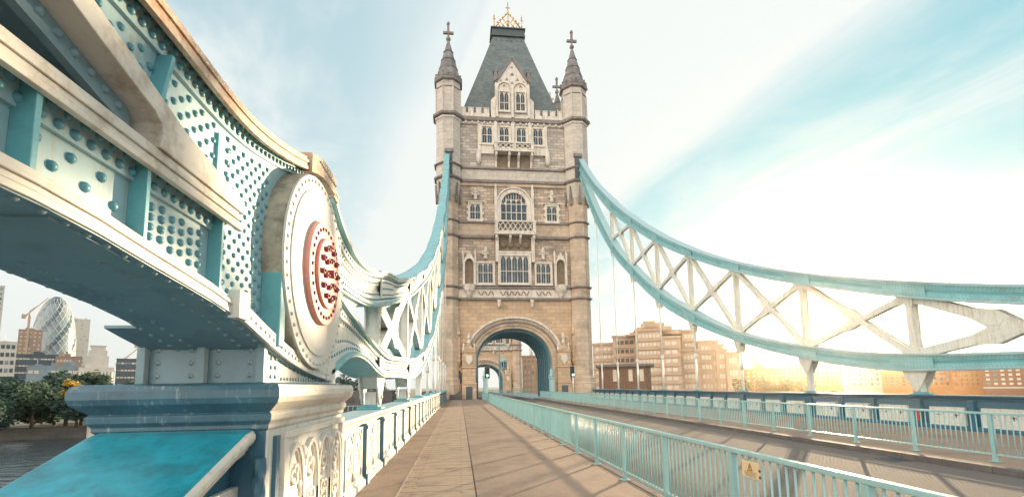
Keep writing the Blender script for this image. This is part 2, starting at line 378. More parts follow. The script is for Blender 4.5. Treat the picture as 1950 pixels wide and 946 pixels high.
# ------------------------------------------------------------------ suspension chains (long links)
UT = curve([(5.9,4.06),(6.5,3.80),(7.2,3.68),(8,3.70),(8.9,3.84),(10.4,4.15),(12.3,4.46),(14.56,5.01),(16.5,5.53),(19,6.27),(22.3,7.34),(26.8,9.04),(31.7,11.28),(36.7,13.97),(39.8,15.85),(43.4,18.2),(47,20.7),(51,23.8),(55,27.1),(58.2,30.2),(60.8,32.9)])
UBr = curve([(5.9,3.0),(6.6,3.0),(8.4,3.12),(10.8,3.57),(12.35,3.9),(14.6,4.42),(16.6,4.97),(19.1,5.74),(22.4,6.82),(26.85,8.50),(31.8,10.70),(37.5,13.62),(43.6,17.3),(49.6,21.3),(53.2,24.3),(58.4,28.9),(60.8,31.2)])
LTc = curve([(5.9,2.98),(6.7,2.81),(8.4,2.55),(10.5,2.34),(12.5,2.42),(14.85,2.52),(16.9,2.66),(19.4,2.98),(22.7,3.6),(27.3,4.76),(33.8,7.5),(38.3,9.8),(44,13.5),(48.3,16.75),(51.6,20.1),(55.2,24.2),(58,27.8),(60.8,31.4)])
LBc = curve([(5.7,1.75),(6.3,1.92),(7.0,2.12),(7.6,2.18),(8.4,2.14),(9.3,2.0),(10.2,1.92),(11,1.93),(13,1.96),(14.9,1.97),(16.9,2.04),(19.5,2.39),(22.8,3.04),(27.3,4.25),(32.35,6.0),(37.4,8.3),(44.1,12.5),(48.4,15.6),(52.6,19.6),(56.4,23.9),(59.6,28.4),(60.8,30.3)])
HY = [10.6+5.57*k for k in range(9)]
def cxl(y): return -1.92+max(0, y-13)*.30/48
def cxr(y): return 17.52-max(0, y-13)*.50/48
def chain(name, label, cx, s, y0, group):
    # s = +1: inner face looks to +X (west chain), -1: to -X (east chain)
    t = thing(name, label, "bridge chain", (cx(y0), y0, LBc(y0)), group)
    def ys(a, b, st): 
        n = max(2, int((b-a)/st)); return [a+(b-a)*i/n for i in range(n+1)]
    def chord(nm, zt, zb):
        Y = ys(y0, 61.0, .35)
        def dz(f, y, off):      # offset along z so flange thickness is constant across the chord
            g = (f(y+.05)-f(y-.05))/.1; return off*math.sqrt(1+g*g)
        o = None
        ang = MB()
        web = MB().sweep([[(cx(y)-.23, y, zb(y)+.02), (cx(y)+.23, y, zb(y)+.02), (cx(y)+.23, y, zt(y)-.02), (cx(y)-.23, y, zt(y)-.02)] for y in Y])
        rv = MB()
        for lay, (w_, fr) in enumerate(((.30, .26), (.265, .40))):   # angles along both edges of the web
            ang.sweep([[(cx(y)-w_, y, zt(y)-dz(zt,y,.04)-.0), (cx(y)+w_, y, zt(y)-dz(zt,y,.04)), (cx(y)+w_, y, zt(y)-(zt(y)-zb(y))*fr), (cx(y)-w_, y, zt(y)-(zt(y)-zb(y))*fr)] for y in Y])
            ang.sweep([[(cx(y)-w_, y, zb(y)+dz(zb,y,.04)), (cx(y)+w_, y, zb(y)+dz(zb,y,.04)), (cx(y)+w_, y, zb(y)+(zt(y)-zb(y))*fr), (cx(y)-w_, y, zb(y)+(zt(y)-zb(y))*fr)] for y in Y])
        y = y0+.1
        while y < 34:
            h = zt(y)-zb(y); xx = cx(y)+s*.30; n_ = 6 if y < 20 else 5
            for fr in (.17, .83): rv.dome((xx, y, zb(y)+h*fr), (s,0,0), .024, None, n_)
            xx = cx(y)+s*.265
            if y < 26:
                for fr in (.33, .67): rv.dome((xx, y+.06, zb(y+.06)+h*fr), (s,0,0), .022, None, n_)
            y += .125 if y < 20 else .17
        o = web.build(nm, "chain_sunlit" if s > 0 else "teal_paint", t); ang.build("edge_angle", "chain_sunlit" if s > 0 else "chain_paint", o, extra=rv, emat="rivet_shade" if s > 0 else "teal_paint")  # west web whitened as if sunlit, east web darkened like a shaded recess
        fl = MB()
        th = .05
        for wd, a, b_ in ((.37, 0, th), (.34, th, th*1.7)):
            fl.sweep([[(cx(y)-wd, y, zt(y)-dz(zt,y,th)+dz(zt,y,a)), (cx(y)+wd, y, zt(y)-dz(zt,y,th)+dz(zt,y,a)), (cx(y)+wd, y, zt(y)-dz(zt,y,th)+dz(zt,y,b_)), (cx(y)-wd, y, zt(y)-dz(zt,y,th)+dz(zt,y,b_))] for y in Y])
        fb = MB()
        for wd, a, b_ in ((.37, 0, th), (.34, -th*.7, 0)):
            fb.sweep([[(cx(y)-wd, y, zb(y)+dz(zb,y,a)), (cx(y)+wd, y, zb(y)+dz(zb,y,a)), (cx(y)+wd, y, zb(y)+dz(zb,y,b_)), (cx(y)-wd, y, zb(y)+dz(zb,y,b_))] for y in Y])
        rv = MB(); y = y0
        while y < 40:
            for e in (-.31, .31): rv.dome((cx(y)+e, y, zt(y)+dz(zt,y,.034)), (0,0,1), .022, None, 5)
            for e in (-.31, .31): rv.dome((cx(y)+e, y, zb(y)-dz(zb,y,.034)), (0,0,-1), .022, None, 5)
            y += .16
        o1 = fl.build("top_flange", "chain_paint" if s > 0 else "pale_blue_paint", o, extra=rv, front="cream_edge" if s > 0 else None); fb.build("bottom_flange", "chain_paint" if s > 0 else "pale_blue_paint", o)
        return o
    chord("upper_chord", UT, UBr); chord("lower_chord", LTc, LBc)
    for k, yk in enumerate(HY):
        if yk < y0+1 or yk > 50: continue
        for zt, zb in ((UT, UBr), (LTc, LBc)):
            Yp = ys(yk-.85, yk+.85, .17); m = MB(); rv = MB(); ex_ = .325
            for e in (-1, 1): m.sweep([[(cx(y)+e*(ex_-.03), y, zb(y)+(zt(y)-zb(y))*.20), (cx(y)+e*ex_, y, zb(y)+(zt(y)-zb(y))*.20), (cx(y)+e*ex_, y, zb(y)+(zt(y)-zb(y))*.80), (cx(y)+e*(ex_-.03), y, zb(y)+(zt(y)-zb(y))*.80)] for y in Yp])
            if yk < 34:
                for i in range(13):
                    for fr in (.30, .5, .70): y = yk-.76+i*.127; rv.dome((cx(y)+s*ex_, y, zb(y)+(zt(y)-zb(y))*fr), (s,0,0), .022, None, 5)
            m.build("splice_plate", "chain_sunlit" if s > 0 else "chain_paint", t, extra=rv, emat="rivet_shade")
            cp_ = MB().sweep([[(cx(y)-.40, y, zt(y)+.005), (cx(y)+.40, y, zt(y)+.005), (cx(y)+.40, y, zt(y)+.03), (cx(y)-.40, y, zt(y)+.03)] for y in ys(yk-1.3, yk+1.3, .3)])
            cp_.build("cover_strip", "pale_blue_paint", t)
    def node_l(y): return LTc(y)+.02
    def node_u(y): return UBr(y)-.02
    def member(nm, a, b, w0, wm, xh, cross=None, mt="white_paint"):
        # tapered riveted member from a=(y,z) to b, flared at the ends and at the crossing
        A = Vector((a[0], a[1])); B = Vector((b[0], b[1])); d = (B-A); ln = d.length; d.normalize(); nn = Vector((-d.y, d.x))
        fl = min(.20, .55/ln)
        T = [0, fl*.35, fl, .5-.32*min(1, 2.2/ln), .5, .5+.32*min(1, 2.2/ln), 1-fl, 1-fl*.35, 1]
        W = [w0, w0*.62, wm, wm, (wm*1.9 if cross else wm), wm, wm, w0*.62, w0]
        top = [A+d*ln*t_+nn*w for t_, w in zip(T, W)]; bot = [A+d*ln*t_-nn*w for t_, w in zip(T, W)]
        m = MB(); yc = (a[0]+b[0])/2; X = cx(yc)
        for e in (-1, 1):
            m.prX([tuple(p) for p in top+bot[::-1]], X+e*xh, X+e*(xh-.035))
        ctop = [A+d*ln*t_+nn*w*.55 for t_, w in zip(T, W)]; cbot = [A+d*ln*t_-nn*w*.55 for t_, w in zip(T, W)]
        m.prX([tuple(p) for p in ctop+cbot[::-1]], X-xh+.03, X+xh-.03)
        if cross and xh > .14:
            c_ = A+d*ln*.5
            for e in (-1, 1): m.prX([(c_.x-.34,c_.y-.05),(c_.x-.20,c_.y-.20),(c_.x+.20,c_.y-.20),(c_.x+.34,c_.y-.05),(c_.x+.34,c_.y+.05),(c_.x+.20,c_.y+.20),(c_.x-.20,c_.y+.20),(c_.x-.34,c_.y+.05)], X+e*(xh+.02), X+e*(xh-.01))
        rv = MB()
        if yc < 32:
            n_ = int(ln/.14)
            for i in range(1, n_):
                for e in (-.7, .7):
                    p = A+d*ln*i/n_+nn*wm*e; rv.dome((X+s*xh, p.x, p.y), (s,0,0), .016, None, 5)
        return m.build(nm, mt, t, extra=rv, emat="rivet_dull")
    for k, y in enumerate(HY):
        if y < y0+1 or y > 51: continue
        h = node_u(y)-node_l(y)
        member("post", (y, node_l(y)-.05), (y, node_u(y)+.05), .34 if k < 5 else .26, .13, .155)
    for k in range(len(HY)-1):
        a, b_ = HY[k]+.10, HY[k+1]-.10
        if a < y0+1 or b_ > 51: continue
        fat = .17 if k == 0 else .125
        member("diagonal_brace", (a, node_l(a)), (b_, node_u(b_)), .30, fat, .145, True)
        member("diagonal_brace", (a, node_u(a)), (b_, node_l(b_)), .30, fat, .13, True)
    return t
CG = "suspension chains running up to the near tower"
west = chain("suspension_chain", "riveted long chain rising along the left parapet from the big pin cover to the tower", cxl, 1, 5.95, CG)
east = chain("suspension_chain", "teal riveted chain with white lattice braces rising over the right parapet to the tower", cxr, -1, 5.95, CG)
# first bay beside the pin: plate with a slotted opening between the chords
pl = MB().prX([(5.95,2.2),(6.4,2.85),(7.3,3.2),(8.0,3.25),(8.0,3.1),(7.2,2.75),(9.0,2.45),(9.0,2.3),(7.0,2.3)], -1.66, -1.78)
pl.build("gusset_plate", "white_paint", west)

# hangers
ORD = ["first", "second", "third", "fourth", "fifth", "sixth", "seventh", "eighth", "ninth"]
def hanger(cx, k, side, ztop_par, label):
    y = HY[k]; X = cx(y); zb = LBc(y); base = ztop_par
    t = thing("bridge_hanger", label, "bridge hanger", (X, y, base), "hangers between the chains and the parapets")
    br = MB(); hb = min(.80, zb-base-.08); w = .52 if k < 3 else .40
    for e in (-1, 1):
        br.prX([(y-w, zb+.02), (y+w, zb+.02), (y+w*.75, zb-hb*.35), (y+.17, zb-hb*.8), (y+.10, zb-hb*.95), (y, zb-hb), (y-.10, zb-hb*.95), (y-.17, zb-hb*.8), (y-w*.75, zb-hb*.35)], X+e*.20, X+e*.165)
    br.prX([(y-w*.8, zb), (y+w*.8, zb), (y+.1, zb-hb*.45), (y-.1, zb-hb*.45)], X-.16, X+.16)
    ex = MB()
    for e in (-1, 1): ex.dome((X+e*.2, y, zb-hb*.72), (e,0,0), .055, .05, 8)
    br.build("bracket", "white_paint", t, extra=ex)
    rod = MB()
    zt = zb-hb*.55
    L_ = zt-base
    if L_ > 2.5:
        rod.tube((X,y,base+.02), (X,y,base+min(2.6, L_*.5)), .085, .08, 10); rod.tube((X,y,base+min(2.6, L_*.5)), (X,y,zt), .062, .062, 8)
        zz = base+min(2.6, L_*.5); rod.lathe([(.085,-.02),(.12,.05),(.12,.3),(.05,.42)], 10, (X,y,zz), smooth=True)
    else: rod.box(X-.12, X+.12, y-.10, y+.10, base+.02, zt)
    rod.build("rod", "white_paint", t)
    ft = MB().box(X-.26, X+.26, y-.26, y+.26, base, base+.045).box(X-.17, X+.17, y-.17, y+.17, base+.045, base+.10)
    ft.build("foot", "teal_paint", t, bevel=.01)
for k in range(0, 9):
    hanger(cxl, k, "left", 1.203, "white hanger over the left parapet, %s from the round pin cover" % ORD[k])
for k in range(1, 9):
    hanger(cxr, k, "right", 1.083, "white hanger over the right parapet, %s from the tower" % ORD[8-k])

# ------------------------------------------------------------------ foreground short link
LX0, LX1 = -1.50, -2.24
link = thing("chain_link", "huge riveted girder link in the left foreground, pale face with rusty top flange", "bridge chain", (-1.95, 5.0, 1.72))
zbf = curve([(-3,2.36),(1.0,2.34),(1.9,2.33),(2.5,2.26),(3.0,2.20),(3.3,2.15),(3.66,2.05),(4.47,1.86),(5.3,1.76),(5.9,1.74)])
ztf = curve([(-3,3.66),(2.4,3.66),(3.4,3.66),(4.26,3.84),(4.7,3.98),(5.05,4.08),(5.5,4.10),(5.95,4.07)])
def rngs(a, b, st): n = max(2, int((b-a)/st)); return [a+(b-a)*i/n for i in range(n+1)]
def strip(m, Y, lo, hi, x0, x1):
    return m.sweep([[(x0, y, lo(y)), (x1, y, lo(y)), (x1, y, hi(y)), (x0, y, hi(y))] for y in Y])
RVR = .025
def rivx(m, y, z, x=-1.62, r=RVR): m.dome((x, y, z), (1,0,0), r*random.uniform(.93, 1.05), r*.85, 9)
# bottom flange: stacked plates (edge lines) with rivets below
fl = MB(); Y = rngs(-2.5, 3.30, .3)
for i, (dx, a, b_) in enumerate(((0, 0, .030), (-.006, .032, .058), (.004, .060, .084), (-.01, .086, .112))):
    strip(fl, Y, lambda y, a=a: zbf(y)+a, lambda y, b_=b_: zbf(y)+b_, LX0+dx, LX1)
rv = MB(); y = -1.0
while y < 5.6:
    for xx in (-1.545, -1.70, -2.06, -2.20):
        rv.dome((xx, y, zbf(y)-(0 if y < 3.3 else 0)), (0,0,-1), .022, .02, 8)
    y += .11
lower = fl.build("bottom_flange", "cream_edge", link, bevel=.004, extra=MB())
sf = MB()
soff_rv = rv; strip(sf, rngs(-2.5, 5.85, .3), lambda y: zbf(y)-.006, lambda y: zbf(y)-.001, LX0-.012, LX1+.012)
strip(sf, rngs(3.50, 5.85, .15), lambda y: zbf(y)-.004, lambda y: zbf(y)+.016, LX1+.013, -2.44)
for yy in (1.9,):      # cover plates across the soffit
    strip(sf, rngs(yy, yy+.45, .1), lambda y: zbf(y)-.018, lambda y: zbf(y)-.0065, LX0-.05, LX1+.05)
sf.build("soffit", "under_paint", link, extra=soff_rv)
fl2 = MB(); strip(fl2, rngs(3.30, 5.55, .2), lambda y: zbf(y)+.004, lambda y: zbf(y)+.13, LX0+.02, -1.66); fl2.box(LX0-.03, LX0+.045, 3.26, 3.42, zbf(3.3)-.02, zbf(3.3)+.17)
rv = MB()
for i in range(13):
    y = 3.5+i*.085; rivx(rv, y, zbf(y)+.065, LX0+.02, .017)
for i in range(16):
    y = 4.68+i*.055; rv.dome((LX0+.02, y, zbf(y)+.065), (1,0,0), .015, .014, 7)
fl2.build("end_flange", "white_paint", link, bevel=.005, extra=rv)
# lower web
web = MB(); strip(web, rngs(-2.5, 3.22, .3), lambda y: zbf(y)+.10, lambda y: 2.84, -1.62, -1.66)
web2 = MB(); strip(web2, rngs(-2.5, 5.9, .3), lambda y: zbf(y)+.01, lambda y: ztf(y)-.06, -2.14, -2.18)
web.box(-1.598, -1.625, -2.5, 3.22, 2.685, 2.835)      # angle under the middle flange
strip(web, rngs(-2.5, 3.2, .3), lambda y: zbf(y)+.113, lambda y: zbf(y)+.155, -1.60, -1.625)
rv = MB()
y = .6
while y < 3.3:
    rivx(rv, y, 2.722, -1.598, .024); rivx(rv, y+.042, 2.785, -1.598, .024)
    y += .085
STIFF = (1.28, 1.80, 2.42, 3.16)
y = .7; i = 0
while y < 3.2:      # field rivets on the lower web
    dense = 2.44 < y
    if not any(abs(y-s_) < .035 for s_ in STIFF):
        h0, h1 = zbf(y)+.20, 2.665
        if dense:
            zz = [h0+(h1-h0)*(j_+(.5 if i % 2 else .15))/4 for j_ in range(4)]
        else: zz = [h0+(h1-h0)*(.2 if i % 2 else .75)]
        for z in zz: 
            if z < 2.68: rivx(rv, y, z, -1.62, .0245)
    y += .092 if dense else .085; i += 1
web.build("lower_web", "pale_blue_paint", link, extra=rv, emat="rivet_shade")
web2.build("rear_web", "under_paint", link)
st = MB()
for s_ in STIFF: MB().box(-1.50-.035, -1.62, s_-.014, s_+.014, zbf(s_)+.115, 2.83).build("stiffener", "teal_paint", link, bevel=.003)
# middle flange (stacked plates), gusset triangle and rising flange
mf = MB()
for dx, a, b_ in ((0, 2.748, 2.776), (-.006, 2.778, 2.806), (.004, 2.808, 2.836), (-.008, 2.838, 2.868)): mf.box(LX0+dx, LX0-.035 if a < 2.83 else LX1+.02, -2.5, 3.36 if a < 2.8 else 3.30, a, b_)
mf.build("middle_flange", "cream_edge", link, bevel=.004)
dg = MB().prX([(.4,3.53),(1.20,3.335),(1.84,3.17),(2.09,3.10),(2.36,3.035),(2.42,3.00),(2.44,2.95),(2.42,2.872),(3.36,2.872),(3.355,2.955),(2.95,3.015),(2.63,3.07),(2.24,3.18),(1.95,3.26),(1.2,3.45),(.4,3.66)], LX0+.006, -1.66)
dg2 = MB().prX([(.8,3.43),(1.84,3.175),(2.36,3.04),(2.40,3.06),(1.9,3.22),(.8,3.48)], -1.66, LX1+.02)
dg.build("gusset_plate", "cream_edge", link, bevel=.005); dg2.build("diagonal_flange", "under_paint", link)
rv = MB()
for i in range(16):
    t_ = i/15; rv.dome((-1.70-.0, 1.2+1.35*t_, 3.435-.545*t_-.0), Vector((0,-.37,-.93)), .024, .022, 8)
an = MB().prX([(1.0,3.40),(2.38,3.05),(2.38,2.93),(1.0,3.28)], -1.62, -1.66)
rv2 = MB()
for i in range(14): rivx(rv2, 1.15+i*.088, 3.305-i*.0225, -1.62, .022)
an.build("diagonal_angle", "under_paint", link, extra=rv2)
# upper web with field rivets
uw = MB().prX([(.6,3.88),(1.3,3.58),(1.9,3.36),(2.36,3.23),(2.85,3.06),(3.22,2.95),(3.22,2.16),(3.6,2.05),(4.4,1.87),(5.6,1.76),(5.85,2.6),(5.85,4.0),(5.05,4.03),(4.26,3.79),(3.4,3.62),(.6,3.63+.26)][::-1], -1.62, -1.66)
uw = MB()
Y = rngs(1.5, 3.22, .12)
def lowU(y): return 3.24-(y-1.95)*.255 if y < 2.7 else 3.05-(y-2.7)*.13
strip(uw, rngs(.8, 3.22, .12), lambda y: min(lowU(y), 3.58), lambda y: 3.63, -1.62, -1.66)
strip(uw, rngs(3.22, 5.85, .12), lambda y: zbf(y)+.01, lambda y: ztf(y)-.05, -1.62, -1.66)
rv = MB(); y = 1.55; i = 0
while y < 4.0:
    lo_ = lowU(y)+.05 if y < 3.3 else zbf(y)+.20; hi_ = 3.40 if y < 3.3 else ztf(y)-.27
    if not any(abs(y-s_) < .03 for s_ in (2.52, 3.18, 3.28)):
        z = hi_-(.05 if i % 2 else .0)
        while z > lo_: rivx(rv, y, z, -1.62, .0215); z -= .105
    y += .072; i += 1
for y_, z0, z1 in ((3.325, 2.3, 3.5),):
    z = z0
    while z < z1: rivx(rv, y_, z, -1.62, .022); z += .085
Y = rngs(1.2, 5.8, .12)
strip(uw, Y, lambda y: ztf(y)-.20, lambda y: ztf(y)-.03, -1.596, -1.625)     # upper angle
y = 1.25
while y < 5.8:
    rivx(rv, y, ztf(y)-.155, -1.596, .023); rivx(rv, y+.04, ztf(y+.04)-.095, -1.596, .023); y += .080
uw.build("upper_web", "pale_blue_paint", link, extra=rv, emat="rivet_shade")
st = MB()
st.prX([(2.46,3.12),(2.49,3.12),(2.57,3.46),(2.54,3.46)], -1.54, -1.62); st.build("stiffener", "teal_paint", link, bevel=.003)
st = MB(); st.box(-1.60, -1.62, 3.17, 3.195, 2.97, 3.62-.25); st.build("seam_strip", "teal_paint", link)
tf = MB(); Y = rngs(-1.5, 5.85, .15)
for dx, a, b_ in ((0, .135, .10), (-.008, .098, .065), (.005, .063, .032), (-.01, .03, 0)):
    strip(tf, Y, lambda y, a=a: ztf(y)-a, lambda y, b_=b_: ztf(y)-b_, LX0+dx, LX1 if b_ == 0 else LX0-.035)
strip(tf, rngs(4.7, 5.6, .15), lambda y: ztf(y)-.15, lambda y: ztf(y)+.05, LX0+.03, LX1)
rv = MB()
for i in range(12): rv.dome((LX0+.03, 4.95+i*.055, ztf(5)-.02), (1,0,0), .016, .02, 7)
tf.build("top_flange", "rusty_edge", link, bevel=.004, extra=rv)
# vertical fin beside the pin cover
MB().box(-1.46, -1.62, 3.98, 4.10, 2.0, 3.05).build("fin", "teal_paint", link, bevel=.01)
# bearing under the link, standing on the pedestal
sp = MB()
sp.box(-1.55, -1.62, 3.92, 6.1, 1.705, 2.0)
for xx in (-1.56, -2.0, -2.43): sp.box(xx-.03, xx+.03, 3.88, 3.94, 1.71, zbf(3.9)+.02)
sp.box(-1.62, -2.40, 3.94, 4.0, 1.71, 2.02)
sp.box(-2.38, -2.43, 3.95, 5.9, 1.71, 1.95)
rv = MB()
for i in range(3):
    for j_ in range(3): rivx(rv, 3.98+i*.09, 1.76+j_*.075, -1.55, .02)
for i in range(22): rv.dome((-1.55, 4.3+i*.075, 1.745), (1,0,0), .016, .015, 7)
for xx in (-1.66, -1.90, -2.1, -2.34):
    for z in (1.77, 1.87, 1.97): rv.dome((xx, 3.94, z), (0,-1,0), .02, .018, 8)
sp.build("bearing", "under_paint", link, bevel=.004, extra=rv, front="white_paint")

# pin joint
PY, PZ = 4.94, 2.83
pin = thing("pin_joint", "big round riveted pin cover with a red bolted boss on the left chain", "pin cover", (-1.45, PY, 1.80))
rim = MB().discX((PY, PZ), .985, -1.462, -1.68, 72)
rim.build("rim", "stained_rim", pin, bevel=.006)
cv = MB().discX((PY, PZ), .975, -1.440, -1.465, 72)
rv = MB()
for i in range(52):
    a = 2*math.pi*i/52; rivx(rv, PY+.925*math.cos(a), PZ+.925*math.sin(a), -1.440, .021)
cover = cv.build("cover_plate", "cover_white", pin, bevel=.004, extra=rv)
ip = MB().discX((PY, PZ), .845, -1.426, -1.441, 72); ip.build("inner_plate", "cover_white", cover, bevel=.004)
boss = MB().discX((PY, PZ), .530, -1.375, -1.43, 64)
rv = MB()
for i in range(30):
    a = 2*math.pi*i/30; rivx(rv, PY+.455*math.cos(a), PZ+.455*math.sin(a), -1.375, .021)
bo = boss.build("boss", "red_paint", pin, bevel=.006, extra=rv, emat="dark_red")
ring = MB(); n_ = 64
ring.discX((PY, PZ), .36, -1.342, -1.378, 56)
hub = ring.build("hub", "red_paint", pin, bevel=.008)
for rr, cnt, ph in ((.27, 12, .1), (.15, 6, .3), (0, 1, 0)):
    for i in range(cnt):
        a = ph+2*math.pi*i/cnt; y, z = PY+rr*math.cos(a), PZ+rr*math.sin(a)
        m = MB(); r_ = .032 if cnt > 1 else .045; ln = .036 if cnt > 1 else .060
        m.prX([(y+r_*math.cos(a+math.pi/3*q), z+r_*math.sin(a+math.pi/3*q)) for q in range(6)], -1.343, -1.343+ln)
        ex = MB(); ex.dome((-1.343+ln-.004, y, z), (1,0,0), r_*.6, .02, 9)
        m.build("bolt", "dark_red", hub, bevel=.003, extra=ex)

# ------------------------------------------------------------------ pedestal, parapets
ped = thing("parapet_pedestal", "tall blue and cream parapet pedestal with carved tracery panel below the pin cover", "pedestal", (-1.95, 4.7, 0))
PX, PXb, P0, P1 = -1.42, -2.58, 3.70, 5.92
MB().box(PX, PXb, P0, P1, 0, 1.36).box(PX+.03, PXb-.03, P0-.03, P1+.03, 0, .16).build("body", "blue_paint", ped, bevel=.012, front="white_paint")
cap = MB()
prof = [(0,1.35),(.02,1.37),(.02,1.40),(.045,1.43),(.05,1.475),(.03,1.49),(.075,1.53),(.11,1.56),(.125,1.60),(.125,1.655),(.11,1.69),(.07,1.705)]
st = []
for e, z in prof: st.append([(PXb-e, P0-e, z), (PX+e, P0-e, z), (PX+e, P1+e*.3, z), (PXb-e, P1+e*.3, z)])
cap.sweep(st); cap.build("cap", "cap_blue", ped, bevel=.004, front="cream_edge")
# carved panel
Y0p, Y1p, Z0p, Z1p = P0+.27, P1-.03, .20, 1.32
fr = MB(); fr.box(PX-.01, PX+.045, Y0p, Y1p, Z1p-.06, Z1p).box(PX-.01, PX+.045, Y0p, Y0p+.10, Z0p, Z1p-.06).box(PX-.01, PX+.045, Y1p-.08, Y1p, Z0p, Z1p-.06).box(PX-.01, PX+.045, Y0p+.10, Y1p-.08, Z0p, Z0p+.08)
pf = fr.build("panel_frame", "tracery", ped, bevel=.006)
def bar(m, p, q, w, x0, x1):      # raised moulding between two (y,z) points
    d = Vector((q[0]-p[0], q[1]-p[1])); 
    if d.length < 1e-6: return
    d.normalize(); nn = Vector((-d.y, d.x))*w; e = d*w*.4
    m.prX([(p[0]-e.x+nn.x, p[1]-e.y+nn.y), (p[0]-e.x-nn.x, p[1]-e.y-nn.y), (q[0]+e.x-nn.x, q[1]+e.y-nn.y), (q[0]+e.x+nn.x, q[1]+e.y+nn.y)], x0, x1)
def poly(m, pts, w, x0, x1):
    for i, (a, b_) in enumerate(zip(pts, pts[1:])): bar(m, a, b_, w, x0, x1-.0007*(i % 2))
def rosette(m, c, r, w, x0, x1, lobes=4):
    for q in range(lobes):
        a0 = 2*math.pi*q/lobes+math.pi/lobes
        cc = (c[0]+r*.5*math.cos(a0), c[1]+r*.5*math.sin(a0))
        pts = [(cc[0]+r*.48*math.cos(a0+t), cc[1]+r*.48*math.sin(a0+t)) for t in [(-2.2+4.4*i/8) for i in range(9)]]
        poly(m, pts, w, x0, x1-.001*q)
tr = MB(); cy_ = (Y0p+Y1p)/2; n_l = 4; wl = (Y1p-Y0p-.18)/n_l
XF = PX+.038
for i in range(n_l):
    a = Y0p+.10+wl*i; c = a+wl/2
    for off, w, x1 in ((0, .022, XF), (.035, .012, XF-.015)):
        pts = [(a+off, Z0p+.08), (a+off, .72)]+[(a+off+(wl/2-off)*(1-math.cos(t)), .72+(.46-off)*math.sin(t)) for t in (.25,.5,.8,1.1,1.35,1.57)]
        poly(tr, pts, w, PX-.002, x1)
        pts = [(a+wl-off, Z0p+.08), (a+wl-off, .72)]+[(a+wl-off-(wl/2-off)*(1-math.cos(t)), .72+(.46-off)*math.sin(t)) for t in (.25,.5,.8,1.1,1.35,1.57)]
        poly(tr, pts, w, PX-.002, x1-.001)
    rosette(tr, (c, .62), wl*.30, .014, PX-.002, XF-.006)
    rosette(tr, (c, .93), wl*.20, .012, PX-.002, XF-.008, 3)
    tr.dome((PX+.004, c, .62), (1,0,0), .05, .03, 9); tr.dome((PX+.004, c, .36), (1,0,0), .09, .04, 9)
for i in range(n_l+1):
    a = Y0p+.10+wl*i; tr.dome((PX+.012, a, 1.10), (1,0,0), .06, .035, 9)
for q in range(26):      # foliage carving
    tr.dome((PX+.006, random.uniform(Y0p+.14, Y1p-.12), random.choice((.33, .47, .80, 1.02))+random.uniform(-.04, .04)), (1,0,random.uniform(-.3,.3)), random.uniform(.025,.05), random.uniform(.02,.035), 7)
tr.build("tracery", "tracery", ped)
co_ = MB()
def twist(m, x, y, z0, z1, r, turns=9):
    n = int((z1-z0)/.014); st = []
    for i in range(n+1):
        z = z0+(z1-z0)*i/n; st.append([(x+(r*(1+.13*math.cos(3*(a+i*.16))))*math.cos(a), y+(r*(1+.13*math.cos(3*(a+i*.16))))*math.sin(a), z) for a in [2*math.pi*q/14 for q in range(14)]])
    m.sweep(st)
twist(co_, PX-.03, P0-.022, .2, 1.16, .042)
co_.build("twisted_colonnette", "blue_paint", ped)
MB().box(PX-.004, PX+.03, P0+.13, P0+.20, .2, 1.3).build("rebate", "blue_paint", ped)

